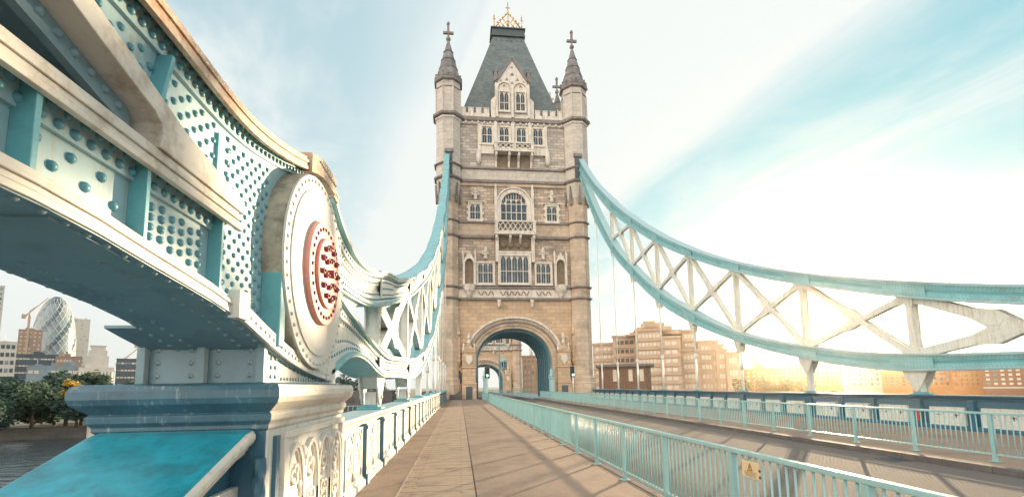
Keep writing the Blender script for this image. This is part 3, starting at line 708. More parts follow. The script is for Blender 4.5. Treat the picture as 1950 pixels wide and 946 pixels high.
def parapet(label, xf, s, y0, y1, ztop, zb, phase, name_extra=None, panels_hi=None, right=False):
    """xf: inner face X; s: +1 inner face looks +X"""
    t = thing("bridge_parapet", label, "parapet", (xf-s*.3, y0, zb), "cast iron parapets of the bridge")
    X = lambda d: xf-s*d
    MB().box(X(.14), X(.34), y0, y1, zb, ztop-.06).build("back_wall", "blue_paint", t)
    cp = MB()
    prof = [(.12,ztop-.20),(.09,ztop-.165),(.09,ztop-.14),(.03,ztop-.10),(.015,ztop-.085),(.0,ztop-.07),(-.03,ztop-.045),(-.03,ztop-.012),(0,ztop),(.55,ztop),(.58,ztop-.012),(.58,ztop-.05),(.45,ztop-.2)]
    cp.sweep([[(X(d), y, z) for d, z in prof] for y in (y0, y1)])
    cp.build("coping", "blue_paint" if right else "pale_blue_paint", t, bevel=.004, front=None if right else "white_paint")
    bs = MB(); bs.sweep([[(X(d), y, z) for d, z in [(.13,zb),(-.0,zb),(-.0,zb+.09),(.035,zb+.12),(.05,zb+.15),(.13,zb+.17)]] for y in (y0, y1)])
    bs.build("plinth", "blue_paint" if right else "pale_blue_paint", t, bevel=.004, front=None if right else "white_paint")
    # piers at hangers and between panels
    cents = []; k = -3
    while True:
        base = HY[0]+5.57*k
        if base > y1+1: break
        for off in ((1.05, 2.785, 4.52)):
            c = base+off
            if y0+.7 < c < y1-.7: cents.append(c)
        k += 1
    pw = 1.20; z0, z1 = (zb+.15, ztop-.42) if right else (zb+.17, ztop-.20)
    def mkpanel(c, hd):
        m = MB()
        m.box(X(.06), X(.14), c-pw/2, c+pw/2, z0, z1)
        for a, b_, cc, d in ((c-pw/2, c+pw/2, z1-.04, z1), (c-pw/2, c+pw/2, z0, z0+.04), (c-pw/2, c-pw/2+.04, z0+.04, z1-.04), (c+pw/2-.04, c+pw/2, z0+.04, z1-.04), (c-.025, c+.025, z0+.04, z1-.04)):
            m.box(X(.035), X(.062), a, b_, cc, d)
        x1 = X(.04)
        zc_ = (z0+z1)/2; hh = (z1-z0)/2
        for e in (-.3, .3):
            rosette(m, (c+e, zc_), min(.24, hh*.85), .016, X(.07), x1)
            for aa in (0, 1, 2, 3):
                a = math.pi/4+aa*math.pi/2
                bar(m, (c+e+.08*math.cos(a), zc_+.08*math.sin(a)), (c+e+.36*math.cos(a), zc_+.36*math.sin(a)*hh/.32*.8), .012, X(.07), X(.045))
        if not right and hh > .3:
            for e in (-.3, .3):
                poly(m, [(c+e-.27, z0+.04), (c+e-.27, zc_+.1), (c+e-.15, z1-.10), (c+e, z1-.05), (c+e+.15, z1-.10), (c+e+.27, zc_+.1), (c+e+.27, z0+.04)], .013, X(.07), X(.038))
        pan = m.build("panel", "white_paint", t)
        if right:
            d = MB()
            for e in (-.3, .3):
                d.box(X(.056), X(.0595), c+e-.10, c+e+.10, zc_+.03, zc_+.055); d.box(X(.055), X(.0592), c+e-.018, c+e+.018, zc_-.04, zc_+.12)
            d.build("piercing", "ink", pan)
        return pan
    for c in cents: mkpanel(c, c < 14)
    bnds = sorted(set([round(a+pw/2+(b_-a-pw)/2, 3) for a, b_ in zip(cents, cents[1:])]+[cents[0]-.93]))
    for c in bnds:
        near_h = min(abs(c-h) for h in HY) < .3
        w = .30 if near_h else .14
        m = MB().box(X(.0), X(.14), c-w/2, c+w/2, zb+.12, ztop-.17); m.box(X(-.025), X(.1), c-w/2-.02, c+w/2+.02, ztop-.26, ztop-.19).box(X(-.03), X(.1), c-w/2-.02, c+w/2+.02, zb, zb+.17)
        ex = MB()
        if not right and c < 20: twist(ex, X(.10), c-w/2-.05, zb+.2, ztop-.30, .03)
        m.build("pier", "blue_paint", t, bevel=.004, extra=ex, front=None if right else "white_paint")
        if right and near_h and c < 36:
            MB().box(X(-.012), X(.0), c-.05, c+.05, zb+.25, zb+.62).build("red_plate", "red_marker", t)
    return t
parapet("pale iron parapet along the left footway beyond the pedestal, white traceried panels", -1.62, 1, 5.95, 60.5, 1.20, 0, 0)
parapet("dark blue iron parapet along the far right footway with white pierced panels", 17.22, -1, 2.0, 60.5, 1.08, -.13, 0, right=True)
# near sloping parapet with bright teal coping at bottom left
npar = thing("bridge_parapet", "near parapet in the bottom left corner with sloping bright turquoise coping", "parapet", (-2.0, 2.6, 0), "cast iron parapets of the bridge")
def slope(y): return 1.375-(3.62-y)*.36
cp = MB(); st = []
for y in (1.2, 1.9, 2.4, 2.8, 3.2, 3.55, 3.66):
    z = slope(y); tight = 0 if y < 3.6 else .02
    loop = []
    for d, e in [(-.05,-.20),(-.02,-.17),(-.02,-.15),(.0,-.145),(.0,-.12),(.015,-.115),(.03,-.10),(.045,-.07),(.045,-.04),(.03,-.012),(.0,0),(-1.0,0),(-1.02,-.03),(-1.02,-.08),(-.9,-.2)]:
        loop.append((-1.52+d, y, z+e-tight))
    st.append(loop)
cp.sweep(st); cp.build("coping", "coping_teal", npar, bevel=.014, segs=3, front="cream_edge")
m = MB(); m.prX([(1.2,0),(3.69,0),(3.69,slope(3.69)-.16),(1.2,slope(1.2)-.16)], -1.66, -2.3); m.build("body", "blue_paint", npar)
m = MB()
for y in (1.6, 2.2, 2.8, 3.3): m.box(-1.60, -1.655, y, y+.42, .2, slope(y)-.30)
m.build("panel", "tracery", npar, bevel=.01)

# ------------------------------------------------------------------ guard rails beside the road
def railing(x, y0, y1, p0, sp, label, end=None):
    t = thing("guard_rail", label, "guard rail", (x, y0, 0), "turquoise guard rails beside the road")
    MB().box(x-.035, x+.035, y0, y1, .925, .970).build("top_rail", "rail_paint", t, bevel=.008)
    MB().box(x-.02, x+.02, y0, y1, .13, .16).build("bottom_rail", "rail_paint", t)
    y = p0; proto = None
    while y < y1:
        if proto is None:
            m = MB().box(x-.032, x+.032, y-.032, y+.032, .012, .925).box(x-.075, x+.075, y-.075, y+.075, 0.0, .014)
            proto = m.build("post", "rail_paint", t, bevel=.004); c0 = y
        else:
            o = proto.copy(); COL.objects.link(o); o.parent = t; o.matrix_parent_inverse = proto.matrix_parent_inverse.copy(); o.location.y = y-c0
        y += sp
    proto = None; n = 0; rest = MB(); y = y0+.05
    while y < y1:
        near = abs(((y-p0)/sp) % 1) * sp
        if .04 < near < sp-.04:
            if n < 98:
                if proto is None:
                    proto = MB().tube((x, y, .155), (x, y, .93), .0105, n=8).build("baluster", "rail_paint", t); c1 = y
                else: o = proto.copy(); COL.objects.link(o); o.parent = t; o.matrix_parent_inverse = proto.matrix_parent_inverse.copy(); o.location.y = y-c1
                n += 1
            else: rest.box(x-.009, x+.009, y-.009, y+.009, .155, .93)
        y += .107
    r = rest.build("balusters", "rail_paint", t); r["kind"] = "stuff"
    return t
railing(2.85, 1.0, 60.8, 1.43, 1.67, "turquoise guard rail running between the left footway and the road")
railing(10.60, 3.2, 62.0, 5.12, 1.66, "turquoise guard rail on the far side of the road before the right parapet")
sg = thing("warning_sign", "small cream warning sign with a black triangle on the near guard rail", "sign", (2.83, 4.42, .80))
MB().box(2.824, 2.832, 4.29, 4.56, .72, .88).build("plate", "sign_face", sg, bevel=.002)
m = MB().prX([(4.455,.795),(4.395,.795),(4.425,.855)], 2.8215, 2.8242); m.build("triangle", "sign_yellow", sg)
m = MB()
for a, b_ in (((4.46,.792),(4.39,.792)), ((4.39,.792),(4.425,.858)), ((4.425,.858),(4.46,.792))): bar(m, a, b_, .0028, 2.8195, 2.8218)
bar(m, (4.425,.835), (4.425,.812), .0025, 2.8195, 2.8214); bar(m, (4.425,.805), (4.425,.802), .003, 2.8195, 2.8214)
for i in range(4): m.box(2.8222, 2.8238, 4.33+.012*(i > 1), 4.52-.012*(i > 1), .775-i*.013, .7785-i*.013)
for z in (.80, .74): m.box(2.816, 2.823, 4.262, 4.284, z, z+.022); 
m.build("print", "ink", sg)
# short fence closing the road side inside the arch
fe = thing("guard_rail", "short turquoise guard rail across the road seen inside the arch", "guard rail", (9.5, 84, -.1), "turquoise guard rails beside the road")
m = MB().box(4.0, 12.5, 84, 84.08, .95, 1.02).box(4.0, 12.5, 84, 84.06, .1, .15)
for i in range(86): m.box(4.0+i*.1, 4.03+i*.1, 84.01, 84.05, .15, .95)
m.build("panel", "rail_paint", fe)
m = MB()
for i in range(6): m.box(4.0+i*1.7, 4.1+i*1.7, 83.98, 84.1, -.1, 1.05)
m.build("post", "rail_paint", fe)

# ------------------------------------------------------------------ the tower
TX = 7.6; YW = 62.5; YB = 73.5
tw = thing("bridge_tower", "near gothic stone bridge tower with slate roof, corner turrets and road arch", "tower", (TX, 68, 0), "gothic towers of the bridge")
def P(m, nm, mt, par=tw, **k): return m.build(nm, mt, par, **k)
# body with the road arch: lower storey, middle, upper
AC, AA, AZ, ABH = 7.30, 5.15, 4.6, 4.75
arch = arcpts(AC, AZ, AA, ABH, 180, 0, 28, 2.25)
m = MB()
XL, XR = -1.2, 16.4
m.prY([(XL,0),(AC-AA,0)]+arch+[(AC+AA,0),(XR,0),(XR,13.2),(XL,13.2)], YW, YB)
P(m, "lower_wall", "warm_stone")
P(MB().box(XL+.4, XR-.4, YW+.1, YB-.1, 13.2, 31.9), "middle_wall", "granite")
P(MB().box(XL+.5, XR-.5, YW, YB, 31.9, 38.8), "upper_wall", "granite_grey")
# string courses across the front (full ring round the body)
for z0, z1, pr, mt, nm in ((13.2,13.55,.35,"dark_band","string_course"),(14.75,15.1,.32,"dark_band","string_course"),(13.55,14.75,.12,"portland","frieze"),
        (21.8,22.2,.30,"dark_band","string_course"),(22.2,23.9,.06,"ashlar","ashlar_course"),(23.9,24.2,.28,"dark_band","string_course"),
        (29.75,30.15,.35,"dark_band","string_course"),(30.15,31.7,.10,"turret_stone","ashlar_course"),(31.7,32.0,.35,"dark_band","string_course"),(29.3,29.75,.15,"ashlar","ashlar_course"),
        (38.35,38.75,.20,"portland","cornice_frieze"),(38.75,39.25,.55,"dark_band","cornice")):
    P(MB().box(XL+.1, XR-.1, YW-pr, YB+pr, z0, z1), nm, mt, bevel=.04 if "course" in nm and pr > .2 else 0)
cb = MB()
for i in range(17): cb.box(.9+i*.85, 1.15+i*.85, YW-.42, YW-.18, 38.38, 38.72)
P(cb, "corbel_table", "portland")
# battlements
for xa, xb, xs in ((.2, 4.3, (.25, 1.33, 2.42, 3.52)), (10.85, 15.1, (10.85, 11.95, 13.05, 14.15))):
    m = MB().box(xa, xb, YW-.25, YW+.15, 39.25, 39.95)
    for x0 in xs: m.box(x0, x0+.74, YW-.25, YW+.15, 39.95, 40.65).box(x0-.05, x0+.79, YW-.30, YW+.20, 40.65, 40.76)
    P(m, "battlement", "portland")
for e in (XL+.6, XR-1.0): P(MB().box(e, e+.4, YW+1, YB-1, 39.25, 40.2), "battlement", "portland")
# roof
rz0, rz1 = 39.3, 55.35
m = MB().sweep([[(-.1,63.3,rz0),(15.3,63.3,rz0),(15.3,72.8,rz0),(-.1,72.8,rz0)], [(2.9,65.0,48.0),(12.3,65.0,48.0),(12.3,71.0,48.0),(2.9,71.0,48.0)], [(5.3,66.6,rz1),(10.0,66.6,rz1),(10.0,69.4,rz1),(5.3,69.4,rz1)]])
P(m, "roof", "slate")
rc = P(MB().box(5.0, 10.3, 66.3, 69.7, rz1, rz1+.25).box(5.15, 10.15, 66.45, 69.55, rz1+.25, rz1+1.25).box(4.95, 10.35, 66.25, 69.75, rz1+1.25, rz1+1.42), "roof_cap", "lead")
ex = MB()
for i in range(6): ex.dome((5.75+i*.8, 66.55, 54.6), (0,-1,.35), .17, .2, 8)
P(ex, "roof_vents", "lead")
# gilded cresting
cr = MB(); zc = rz1+1.42; yy = 66.45
for e in (-1, 1):
    x = 7.65+e*2.15; cr.tube((x,yy,zc),(x,yy,zc+1.9),.11,.08); cr.lathe([(.05,0),(.16,.15),(.05,.35),(.02,.6)], 8, (x,yy,zc+1.7), smooth=True); cr.box(x-.22,x+.22,yy-.05,yy+.05,zc+1.35,zc+1.45)
    cr.tube((7.65+e*1.95,yy,zc+.1),(7.65,yy,zc+2.5),.10); cr.tube((7.65+e*1.2,yy,zc+.1),(7.65+e*1.75,yy,zc+.9),.075); cr.tube((7.65+e*.5,yy,zc+.1),(7.65+e*1.4,yy,zc+1.2),.075); cr.tube((7.65-e*.1,yy,zc+.1),(7.65+e*.95,yy,zc+1.7),.075); cr.tube((7.65+e*1.0,yy,zc+.1),(7.65+e*.0,yy,zc+1.3),.075)
    for q in range(4): cr.dome((7.65+e*(1.6-.4*q), yy, zc+.75+.45*q), (0,0,1), .13, .3, 7)
cr.box(5.4, 9.9, yy-.05, yy+.05, zc, zc+.12); cr.tube((7.65,yy,zc),(7.65,yy,zc+4.2),.13,.08); cr.box(7.3,8.0,yy-.05,yy+.05,zc+3.35,zc+3.48); cr.lathe([(.05,0),(.2,.2),(.05,.45)], 8, (7.65,yy,zc+2.5), smooth=True); cr.lathe([(.05,0),(.13,.12),(.02,.5)], 8, (7.65,yy,zc+4.0), smooth=True)
P(cr, "cresting", "gilding", rc)
# turrets
def turret(cx_, cy_, front, nm="turret"):
    ph = math.pi/8; m = MB()
    r1, r2 = 1.42, 1.78
    m.lathe([(1.75,0),(1.75,1.9),(1.62,2.1),(1.62,2.6),(r1,2.8),(r1,27.4)], 8, (cx_,cy_,0), ph)
    lo = P(m, nm, "ashlar")
    m = MB().lathe([(r1,27.3),(r1+.12,27.6),(r2,29.9),(r2,44.2)], 8, (cx_,cy_,0), ph)
    P(m, "upper_shaft", "turret_stone", lo)
    for z0, z1, r in ((13.2,13.55,r1+.28),(14.75,15.1,r1+.28),(21.8,22.15,r1+.26),(23.9,24.2,r1+.26),(29.75,30.15,r2+.3),(31.7,32.0,r2+.3),(38.3,38.7,r2+.18),(38.7,39.2,r2+.5),(42.9,43.05,r2+.1),(43.9,44.4,r2+.32)):
        P(MB().lathe([(r-.15,z0),(r,z0+.12),(r,z1-.08),(r-.2,z1)], 8, (cx_,cy_,0), ph), "band", "dark_band" if z0 not in (38.3,) else "portland", lo)
    ex = MB()
    for q in range(8):      # blind lancets at the corbelling and sunk panels above
        a = q*math.pi/4; rr = (r1+.5)*math.cos(ph)
        c, s_ = math.cos(a), math.sin(a); px, py = cx_+c*rr, cy_+s_*rr
        ex.add([(px-s_*.28+c*-.05, py+c*.28-s_*.05, 26.6),(px+s_*.28-c*.05, py-c*.28-s_*.05, 26.6),(px+c*.10, py+s_*.10, 29.3),(px-c*.4,py-s_*.4,26.6),(px-c*.4,py-s_*.4,29.3)],
               [(0,1,2),(0,2,4,3),(1,3,4,2),(0,3,1)])
    P(ex, "gablets", "dark_band", lo)
    ex = MB()
    for q in range(8):
        a = q*math.pi/4+math.pi/8; rr = r2+.02; px, py = cx_+math.cos(a)*rr, cy_+math.sin(a)*rr
        ex.tube((px,py,39.3),(px,py,43.0), .12, .12, 6, False)
        a = q*math.pi/4; rr = r2*math.cos(ph)+.03; px, py = cx_+math.cos(a)*rr, cy_+math.sin(a)*rr
    P(ex, "angle_shafts", "turret_stone", lo)
    m = MB().lathe([(r2+.12,44.4),(r2+.22,44.45),(r2+.22,44.75),(r2-.05,44.9),(.16,50.9)], 8, (cx_,cy_,0), ph)
    for z, r in ((46.2,1.38),(47.6,1.04),(49.0,.68)): m.lathe([(r-.02,z-.03),(r+.08,z+.05),(r-.02,z+.16)], 8, (cx_,cy_,0), ph)
    for q in range(16):
        a = q*math.pi/8; m.box(cx_+math.cos(a)*(r2+.02)-.14, cx_+math.cos(a)*(r2+.02)+.14, cy_+math.sin(a)*(r2+.02)-.14, cy_+math.sin(a)*(r2+.02)+.14, 44.7, 45.15)
    sp_ = P(m, "spire", "slate_stone", lo)
    f = MB().lathe([(.16,50.85),(.34,51.1),(.34,51.35),(.14,51.6),(.12,53.2)], 8, (cx_,cy_,0), ph).box(cx_-.75, cx_+.75, cy_-.14, cy_+.14, 52.0, 52.35).box(cx_-.16, cx_+.16, cy_-.16, cy_+.16, 52.0, 53.35)
    f.lathe([(.1,53.3),(.26,53.5),(.22,53.75),(.03,54.0)], 8, (cx_,cy_,0), ph)
    P(f, "finial", "dark_band", lo, bevel=.03)
    return lo
mat("slate_stone", (.22, .215, .215), .8, brick=(.9,.5,(.6,.6,.6),.03,.15), var=.25, scale=1, dirt=(.33,.31,.28), dirt_amt=.25, dirt_scale=1)
for x in (-1.45, 16.65):
    t1 = turret(x, YW+.15, True); turret(x, YB-.15, False)
    # slot the chain runs into
    s_ = MB().box(x-.45+(.12 if x < 0 else -.12), x+.45+(.12 if x < 0 else -.12), YW-1.66, YW-1.2, 29.9, 33.3); P(s_, "chain_slot", "lead", t1)
    s_ = MB().box(x-.6+(.12 if x < 0 else -.12), x+.6+(.12 if x < 0 else -.12), YW-1.80, YW-1.2, 33.3, 33.75); P(s_, "slot_lintel", "dark_band", t1)
# rear pinnacle showing beside the right turret
P(MB().lathe([(.35,41),(.35,45),(.5,45.2),(.1,47.2)], 6, (14.6,69.5,0)).box(14.0,15.2,69.4,69.6,47.3,47.6).box(14.45,14.75,69.4,69.6,46.8,48.5), "pinnacle", "portland")
P(MB().box(13.2,15.4,66.8,69.3,40,42.6).prX([(66.6,42.6),(69.5,42.6),(68.05,44.6)], 12.6, 15.5), "side_dormer", "portland")

# windows -----------------------------------------------------------
def lancet(m, a, b_, z1, h, y0, y1, p=1):      # spandrels closing a pointed head
    w = (b_-a)/2; c = (a+b_)/2
    for e in (-1, 1):
        pts = [(c+e*w, z1), (c+e*w, z1-h)]
        for i in range(1, 6):
            t = i/6*1.25; pts.append((c+e*w*(1-(1-math.cos(t))/(1-math.cos(1.25))*1.0), z1-h+h*math.sin(t)/math.sin(1.25)*.96))
        pts.append((c, z1))
        m.prY(pts, y0, y1)
def window(x0, x1, z0, z1, n, trans=(), yf=YW-.12, sur=.28, par=tw, heads=True, quoin=True, hh=None, fm="portland"):
    sm = MB(); yo = yf-.16
    sm.box(x0-sur, x0, yo, yf+.3, z0-.2, z1+sur).box(x1, x1+sur, yo, yf+.3, z0-.2, z1+sur).box(x0, x1, yo, yf+.3, z1, z1+sur).box(x0-sur-.05, x1+sur+.05, yo-.08, yf+.3, z0-.38, z0-.2).box(x0, x1, yo+.05, yf+.3, z0-.2, z0)
    if quoin:
        z = z0-.2; i = 0
        while z < z1: 
            if i % 2 == 0: sm.box(x0-sur-.17, x0-sur, yo+.03, yf+.3, z, z+.40).box(x1+sur, x1+sur+.17, yo+.03, yf+.3, z, z+.40)
            z += .42; i += 1
        sm.box(x0-sur-.22, x1+sur+.22, yo-.12, yf+.3, z1+sur, z1+sur+.14)
    w_ = sm.build("window", fm, par, bevel=.02)
    g = MB().add([(x0,yf+.10,z0),(x1,yf+.10,z0),(x1,yf+.10,z1),(x0,yf+.10,z1)], [(0,1,2,3)]); g.build("pane", "window_glass", w_)
    f = MB(); lw = (x1-x0)/n
    for i in range(n+1):
        x = x0+lw*i; f.box(x-.055, x+.055, yf, yf+.12, z0, z1)
    for z in trans: f.box(x0, x1, yf+.005, yf+.12, z-.05, z+.05)
    if heads:
        h = hh or lw*.75
        for i in range(n): lancet(f, x0+lw*i+.05, x0+lw*(i+1)-.05, z1, h, yf+.01, yf+.12)
    for i in range(n):     # glazing bars
        x = x0+lw*(i+.5); f.box(x-.012, x+.012, yf+.07, yf+.11, z0, z1)
    f.build("mullions", fm, w_)
    return w_
for a, b_ in ((3.23,4.65),(5.69,7.05),(8.13,9.48),(10.5,11.88)): window(a, b_, 35.5, 37.85, 2, (36.7,), sur=.26, quoin=False, yf=YW-.30)
for xa, xb in ((2.62, 3.0), (12.1, 12.5)): P(MB().box(xa, xb, YW-.35, YW+.1, 34.0, 38.3), "window_jamb", "portland", bevel=.03)
for x in (5.15, 7.58, 10.0):
    P(MB().box(x-.24, x+.24, YW-.62, YW-.2, 34.8, 38.3).prX([(YW-.62,38.3),(YW-.2,38.3),(YW-.2,39.0)], x-.24, x+.24).box(x-.12,x+.12,YW-.5,YW-.3,38.3,39.3), "buttress", "portland", bevel=.03)
for xa, xb in ((2.62, 4.85), (10.4, 12.6)): P(MB().box(xa, xb, YW-.40, YW+.1, 33.9, 35.1), "apron_panel", "portland", bevel=.03)
for x in (2.75, 12.5): P(MB().lathe([(.05,32.3),(.35,32.8),(.4,33.4),(.3,34.3),(.05,34.9)], 8, (x, YW-.3, 0), smooth=True), "gargoyle", "portland")
# balconies
def balcony(x0, x1, z0, z1, yo, deep_z, pan=8, quat=False):
    b0 = P(MB().box(x0, x1, yo, YW, z0, z0+.22).box(x0-.08, x1+.08, yo-.1, YW, z0-.14, z0), "balcony", "portland", bevel=.03)
    m = MB().box(x0-.08, x1+.08, yo-.10, yo+.25, z1-.2, z1).box(x0-.02, x1+.02, yo-.02, yo+.2, z0+.22, z0+.4)
    for x in ((x0, (x0+x1)/2-.2, x1-.42) if quat else (x0, x1-.42)): m.box(x, x+.42, yo-.05, yo+.22, z0+.22, z1-.2)
    w = (x1-x0-.84)/pan
    for i in range(pan):
        xa = x0+.42+w*i
        zz0, zz1 = z0+.4, z1-.2
        for (p, q) in (((xa, zz0), (xa+w, zz1)), ((xa, zz1), (xa+w, zz0))):
            d = Vector((q[0]-p[0], q[1]-p[1])).normalized(); n_ = Vector((-d.y, d.x))*.05
            m.prY([(p[0]+n_.x,p[1]+n_.y),(p[0]-n_.x,p[1]-n_.y),(q[0]-n_.x,q[1]-n_.y),(q[0]+n_.x,q[1]+n_.y)], yo+.0+.002*(p[1] > zz0+.1), yo+.12)
    m.build("balustrade", "portland", b0)
    MB().box(x0+.3, x1-.3, yo+.30, yo+.34, z0+.2, z1-.2).build("shade_sheet", "dark_band", b0)  # dark upright sheet standing in for shade behind the balustrade
    m = MB()
    for x in (x0+.1, x0+(x1-x0)*.35, x0+(x1-x0)*.65-.3, x1-.4):
        m.prX([(yo+.02, z0-.14), (YW-.05, z0-.14), (YW-.05, deep_z), (YW-.25, deep_z), (YW-.45, z0-1.2), (yo+.05, z0-.6)], x, x+.3)
    m.build("brackets", "portland", b0, bevel=.03)
    return b0
balcony(4.9, 10.38, 34.05, 35.3, YW-1.25, 31.95, 6, True)
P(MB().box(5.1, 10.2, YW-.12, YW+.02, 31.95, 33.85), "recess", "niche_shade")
balcony(4.8, 10.45, 22.25, 24.05, YW-1.2, 20.4, 7)
P(MB().box(4.9, 5.35, YW-.75, YW, 18.4, 22.1).box(9.85, 10.3, YW-.75, YW, 18.4, 22.1).box(4.9, 10.3, YW-.45, YW, 19.7, 20.0), "bay_side", "portland", bevel=.03)
m = MB()
for x in (6.0, 7.0, 8.1, 9.2): m.dome((x, YW-.22, 20.85), (0,-1,0), .5, .35, 10)
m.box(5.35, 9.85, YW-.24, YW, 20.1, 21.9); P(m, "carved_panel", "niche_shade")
# big traceried window
x0, x1, zs, zt = 5.78, 9.35, 26.3, 28.35
m = MB(); out = arcpts(7.56, 26.4, 2.35, 2.5, 180, 0, 20); inn = arcpts(7.56, 26.4, 1.80, 1.95, 0, 180, 20)
m.prY([(5.21,24.4)]+out+[(9.91,24.4),(9.36,24.4)]+inn+[(5.76,24.4)], YW-.40, YW+.2)
m.prY([(5.05,24.4),(5.05,26.4)]+arcpts(7.56, 26.4, 2.55, 2.7, 180, 0, 20)+[(10.07,24.4),(9.93,24.4)]+arcpts(7.56, 26.4, 2.37, 2.52, 0, 180, 20)+[(5.19,24.4)], YW-.58, YW+.2)
for x in (4.85, 10.0): m.box(x, x+.36, YW-.55, YW, 24.2, 28.7); m.box(x+.05, x+.31, YW-.5, YW, 28.7, 29.5)
bw_ = P(m, "great_window", "portland")
MB().prY([(5.76,24.4)]+arcpts(7.56, 26.4, 1.80, 1.95, 180, 0, 20)+[(9.36,24.4)], YW-.02, YW+.02).build("pane", "window_glass", bw_)
f = MB()
for i in range(6):
    x = 5.76+.72*i
    dx = abs(x-7.56); zt_ = 26.4+1.95*math.sqrt(max(0, 1-(dx/1.8)**2)); f.box(x-.05, x+.05, YW-.14, YW, 24.4, zt_-.0 if dx < 1.7 else 26.4)
for z in (25.55, 26.75): f.box(5.76, 9.36, YW-.132, YW, z-.05, z+.05)
for i in range(5): lancet(f, 5.81+.72*i, 6.43+.72*i, 27.45 if i in (1,2,3) else 27.0, .5, YW-.128, YW)
for i in range(4):
    x = 6.12+.72*i; dx = abs(x-7.56); f.box(x-.03, x+.03, YW-.12, YW, 27.2, 26.4+1.95*math.sqrt(max(0, 1-(dx/1.8)**2)))
f.build("tracery_bars", "portland", bw_)
window(1.48, 2.91, 24.5, 26.6, 2, (25.5,)); window(12.2, 13.65, 24.45, 26.55, 2, (25.5,))
window(5.58, 9.45, 15.6, 19.3, 5, (17.2,), sur=.35, hh=.75, quoin=False, yf=YW-.35)
window(2.52, 4.57, 15.6, 18.3, 3, (17.0,), sur=.25, quoin=False); window(10.53, 12.53, 15.6, 18.3, 3, (17.0,), sur=.25, quoin=False)
def statue(x, z0, h, y=YW-.30):
    m = MB().lathe([(.16,0),(.34,.15),(.22,.35),(.3,.9),(.42,1.0),(.30,1.25),(.40,h*.62),(.18,h*.70),(.24,h*.82),(.12,h)], 7, (x,y,z0))
    m.box(x-.5, x+.5, y-.12, y+.12, z0+h*.42, z0+h*.58)
    P(m, "carved_finial", "portland", bevel=.03)
for x, z0 in ((3.55,18.8),(11.5,18.8),(2.24,27.15),(12.95,27.1)): statue(x, z0, 1.75)
# niches
for c in (1.33, 13.9):
    m = MB(); y0, y1 = YW-.55, YW
    m.box(c-.88, c-.58, y0, y1, 15.2, 18.3).box(c+.58, c+.88, y0, y1, 15.2, 18.3)
    m.prY([(c-.95,18.2)]+arcpts(c, 18.1, .58, .75, 180, 0, 10)+[(c+.95,18.2),(c,19.9)], y0-.05, y1)
    for e in (-.82, .82): m.box(c+e-.1, c+e+.1, y0, y1-.2, 18.3, 19.4); m.lathe([(.14,19.4),(.2,19.6),(.02,20.2)], 6, (c+e, y0+.2, 0))
    m.lathe([(.05,13.4),(.3,13.7),(.45,14.1),(.75,14.5),(.85,15.1),(.9,15.25)], 8, (c, YW-.35, 0))
    nn_ = P(m, "niche", "portland")
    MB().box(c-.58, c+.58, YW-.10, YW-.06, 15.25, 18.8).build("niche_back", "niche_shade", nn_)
# frieze carving
for a, b_ in ((2.5,4.7),(5.5,9.5),(10.4,12.6)):
    m = MB(); n_ = int((b_-a)/.38)
    for i in range(n_):
        x = a+(b_-a)*(i+.5)/n_; e = 1 if i % 2 else -1
        m.prY([(x-.2,14.15-e*.28),(x-.08,14.15-e*.28),(x+.2,14.15+e*.28),(x+.08,14.15+e*.28)], YW-.22, YW-.1)
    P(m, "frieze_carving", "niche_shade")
for x in (5.35, 9.85): P(MB().lathe([(.05,12.1),(.28,12.5),(.22,12.9),(.3,13.2)], 8, (x, YW-.3, 0), smooth=True), "head_corbel", "portland")
# arch mouldings
for i, (ra, rb, yo, mt) in enumerate(((AA+.02,AA+.42,.10,"ashlar"),(AA+.42,AA+.75,.28,"ashlar"),(AA+.75,AA+.98,.45,"dark_band"),(AA+.98,AA+1.32,.34,"ashlar"),(AA+1.32,AA+1.60,.60,"portland"))):
    o = arcpts(AC, AZ, rb, ABH+rb-AA, 180, 0, 32, 2.15); inn = arcpts(AC, AZ, ra, ABH+ra-AA, 0, 180, 32, 2.15)
    z_ = 5.6 if i == 4 else 0
    m = MB(); 
    if i < 4: o = [(AC-rb, .0)]+o+[(AC+rb, .0)]; inn = [(AC+ra, .0)]+inn+[(AC-ra, .0)]
    m.prY(o+inn, YW-yo, YW+.05); P(m, "arch_moulding", mt)
# soffit lining: steel ribs
for k in range(7):
    y = YW+.9+k*1.5
    ra = AA-.02; rb = AA-.32
    o = [(AC-ra,0)]+arcpts(AC, AZ, ra, ABH-.02, 180, 0, 28, 2.25)+[(AC+ra,0)]; inn = [(AC+rb,0)]+arcpts(AC, AZ, rb, ABH-.32, 0, 180, 28, 2.25)+[(AC-rb,0)]
    P(MB().prY(o+inn, y, y+.5), "portal_rib", "portal_paint")
o = [(AC-AA+.0,0)]+arcpts(AC, AZ, AA-.0, ABH-.0, 180, 0, 28, 2.25)+[(AC+AA-.0,0)]; inn = [(AC+AA-.12,0)]+arcpts(AC, AZ, AA-.12, ABH-.12, 0, 180, 28, 2.25)+[(AC-AA+.12,0)]
P(MB().prY(o+inn, YW+.6, YB-.2), "portal_lining", "under_paint")
